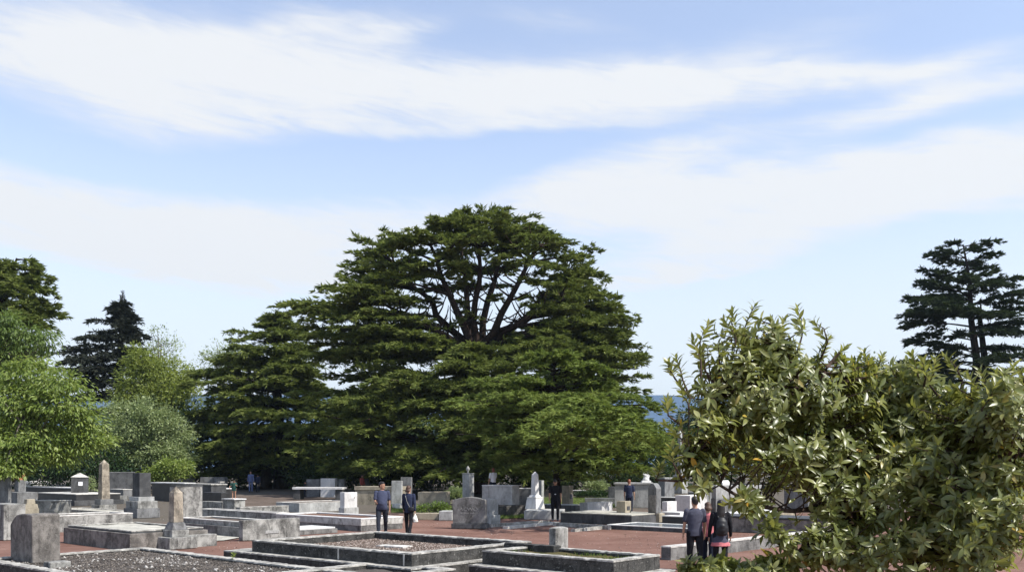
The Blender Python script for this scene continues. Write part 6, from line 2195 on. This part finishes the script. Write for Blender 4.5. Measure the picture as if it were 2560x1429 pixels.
# clouds: (bearing, height, half length, half height, tilt, weight) measured in the photograph's pixels, turned into sky angles
for (x, y, rx, ry, tl, wt) in [(480, 170, 520, 105, 3, 1.0), (380, 250, 330, 70, 8, 0.9), (1050, 205, 560, 85, 4, 1.0), (1650, 235, 480, 65, 2, 0.95), (1900, 150, 350, 60, -5, 0.42),
                               (760, 35, 260, 26, -8, 0.55), (1010, 50, 160, 22, -10, 0.6), (1430, 30, 170, 30, 12, 0.45), (2050, 205, 300, 22, 4, 0.65), (2330, 255, 300, 36, -4, 0.95), (2380, 170, 200, 24, -6, 0.55), (900, 305, 260, 22, 3, .5), (1400, 315, 240, 14, 2, .5),
                               (1950, 480, 560, 95, -3, 1.0), (1600, 400, 240, 45, -14, 0.7), (2350, 440, 300, 65, 8, 0.8), (1700, 318, 800, 20, -2, -0.45), (1000, 420, 420, 45, -3, -0.4), (500, 390, 500, 40, -3, -0.3), (2300, 100, 300, 40, 0, -.2), (2300, 320, 300, 22, 0, -.35), (1560, 500, 420, 60, 0, .75), (1850, 600, 420, 55, -6, .85), (1700, 672, 260, 24, -3, .7),
                               (260, 520, 430, 70, 4, 0.9), (560, 590, 460, 80, 4, 0.9), (900, 560, 330, 50, 2, 0.7), (200, 640, 500, 60, 0, .5), (2200, 820, 500, 70, 0, 0.6), (700, 690, 500, 60, 0, .6), (1500, 760, 600, 70, 0, .5), (120, 120, 260, 60, -10, .35), (-900, 350, 700, 120, 0, .7), (3600, 300, 700, 150, 0, .7)]:
    a0 = math.atan((x - CX) / F)
    e0 = math.atan((HY - y) / F * math.cos(a0))
    ra, re_ = rx / F, ry / F
    da, de = mth('SUBTRACT', azw, a0), mth('SUBTRACT', elw, e0)
    c, s_ = math.cos(R(-tl)), math.sin(R(-tl))
    p = mth('DIVIDE', mth('ADD', mth('MULTIPLY', da, c), mth('MULTIPLY', de, s_)), ra)
    q_ = mth('DIVIDE', mth('SUBTRACT', mth('MULTIPLY', de, c), mth('MULTIPLY', da, s_)), re_)
    g = mth('MULTIPLY', mth('EXPONENT', mth('MULTIPLY', mth('ADD', mth('MULTIPLY', p, p), mth('MULTIPLY', q_, q_)), -1.0)), wt)
    total = g if total is None else mth('ADD', total, g)
f1 = nz(nt, vec(mth('MULTIPLY', az, 4.5), mth('MULTIPLY', sk, 16.0), 0.7), 1.0, 8, 0.58, 0.5)
f2 = nz(nt, vec(mth('MULTIPLY', az, 9.0), mth('MULTIPLY', sk, 48.0), 3.7), 1.0, 9, 0.62, 1.6)
f3 = nz(nt, vec(mth('MULTIPLY', az, 7.0), mth('MULTIPLY', mth('ADD', el, mth('MULTIPLY', az, 0.1)), 90.0), 5.7), 1.0, 8, 0.65, 2.6)
tex = mth('ADD', mth('MULTIPLY', mth('SUBTRACT', f3, 0.5), 0.45), mth('ADD', mth('MULTIPLY', f1, 1.15), mth('MULTIPLY', f2, 1.15)))
dens = mth('MULTIPLY', mth('ADD', total, 0.06), mth('ADD', tex, -0.3))
cl = ramp(nt, dens, 0.05, 1.2, 0.14, 0.99)
low = ramp(nt, el, 0.0, 0.4, 0.92, 0.1)               # thin milky air low down
cl = mth('MAXIMUM', cl, low)
hs = nt.nodes.new('ShaderNodeHueSaturation')
hs.inputs['Saturation'].default_value = 0.88
hs.inputs['Value'].default_value = 1.0
hs.inputs['Hue'].default_value = 0.505
nt.links.new(sky.outputs[0], hs.inputs['Color'])
CLOUD = (3.6, 3.66, 3.76)
col = mixc(nt, hs.outputs[0], CLOUD, cl)
bg = nt.nodes.new('ShaderNodeBackground')
bg.inputs['Strength'].default_value = 0.15
nt.links.new(col, bg.inputs['Color'])
wo = nt.nodes.new('ShaderNodeOutputWorld')
nt.links.new(bg.outputs[0], wo.inputs[0])

cam = bpy.data.cameras.new('camera')
cam.sensor_width = 36
cam.lens = 36 * F / 2560
cam.shift_y = (HY - 714.5) / 2560
cam.clip_end = 20000
cam.clip_start = 0.1
co = bpy.data.objects.new('camera', cam)
COL.objects.link(co)
co.location = (0, 0, H)
co.rotation_euler = (R(90), 0, 0)
scene.camera = co
vs = scene.view_settings
vs.view_transform = 'Standard'
vs.look = 'None'
vs.exposure = 0.75
vs.gamma = 1.0
scene.cycles.max_bounces = 6
scene.cycles.diffuse_bounces = 3
scene.cycles.transmission_bounces = 4
scene.cycles.volume_bounces = 0
scene.cycles.use_denoising = True
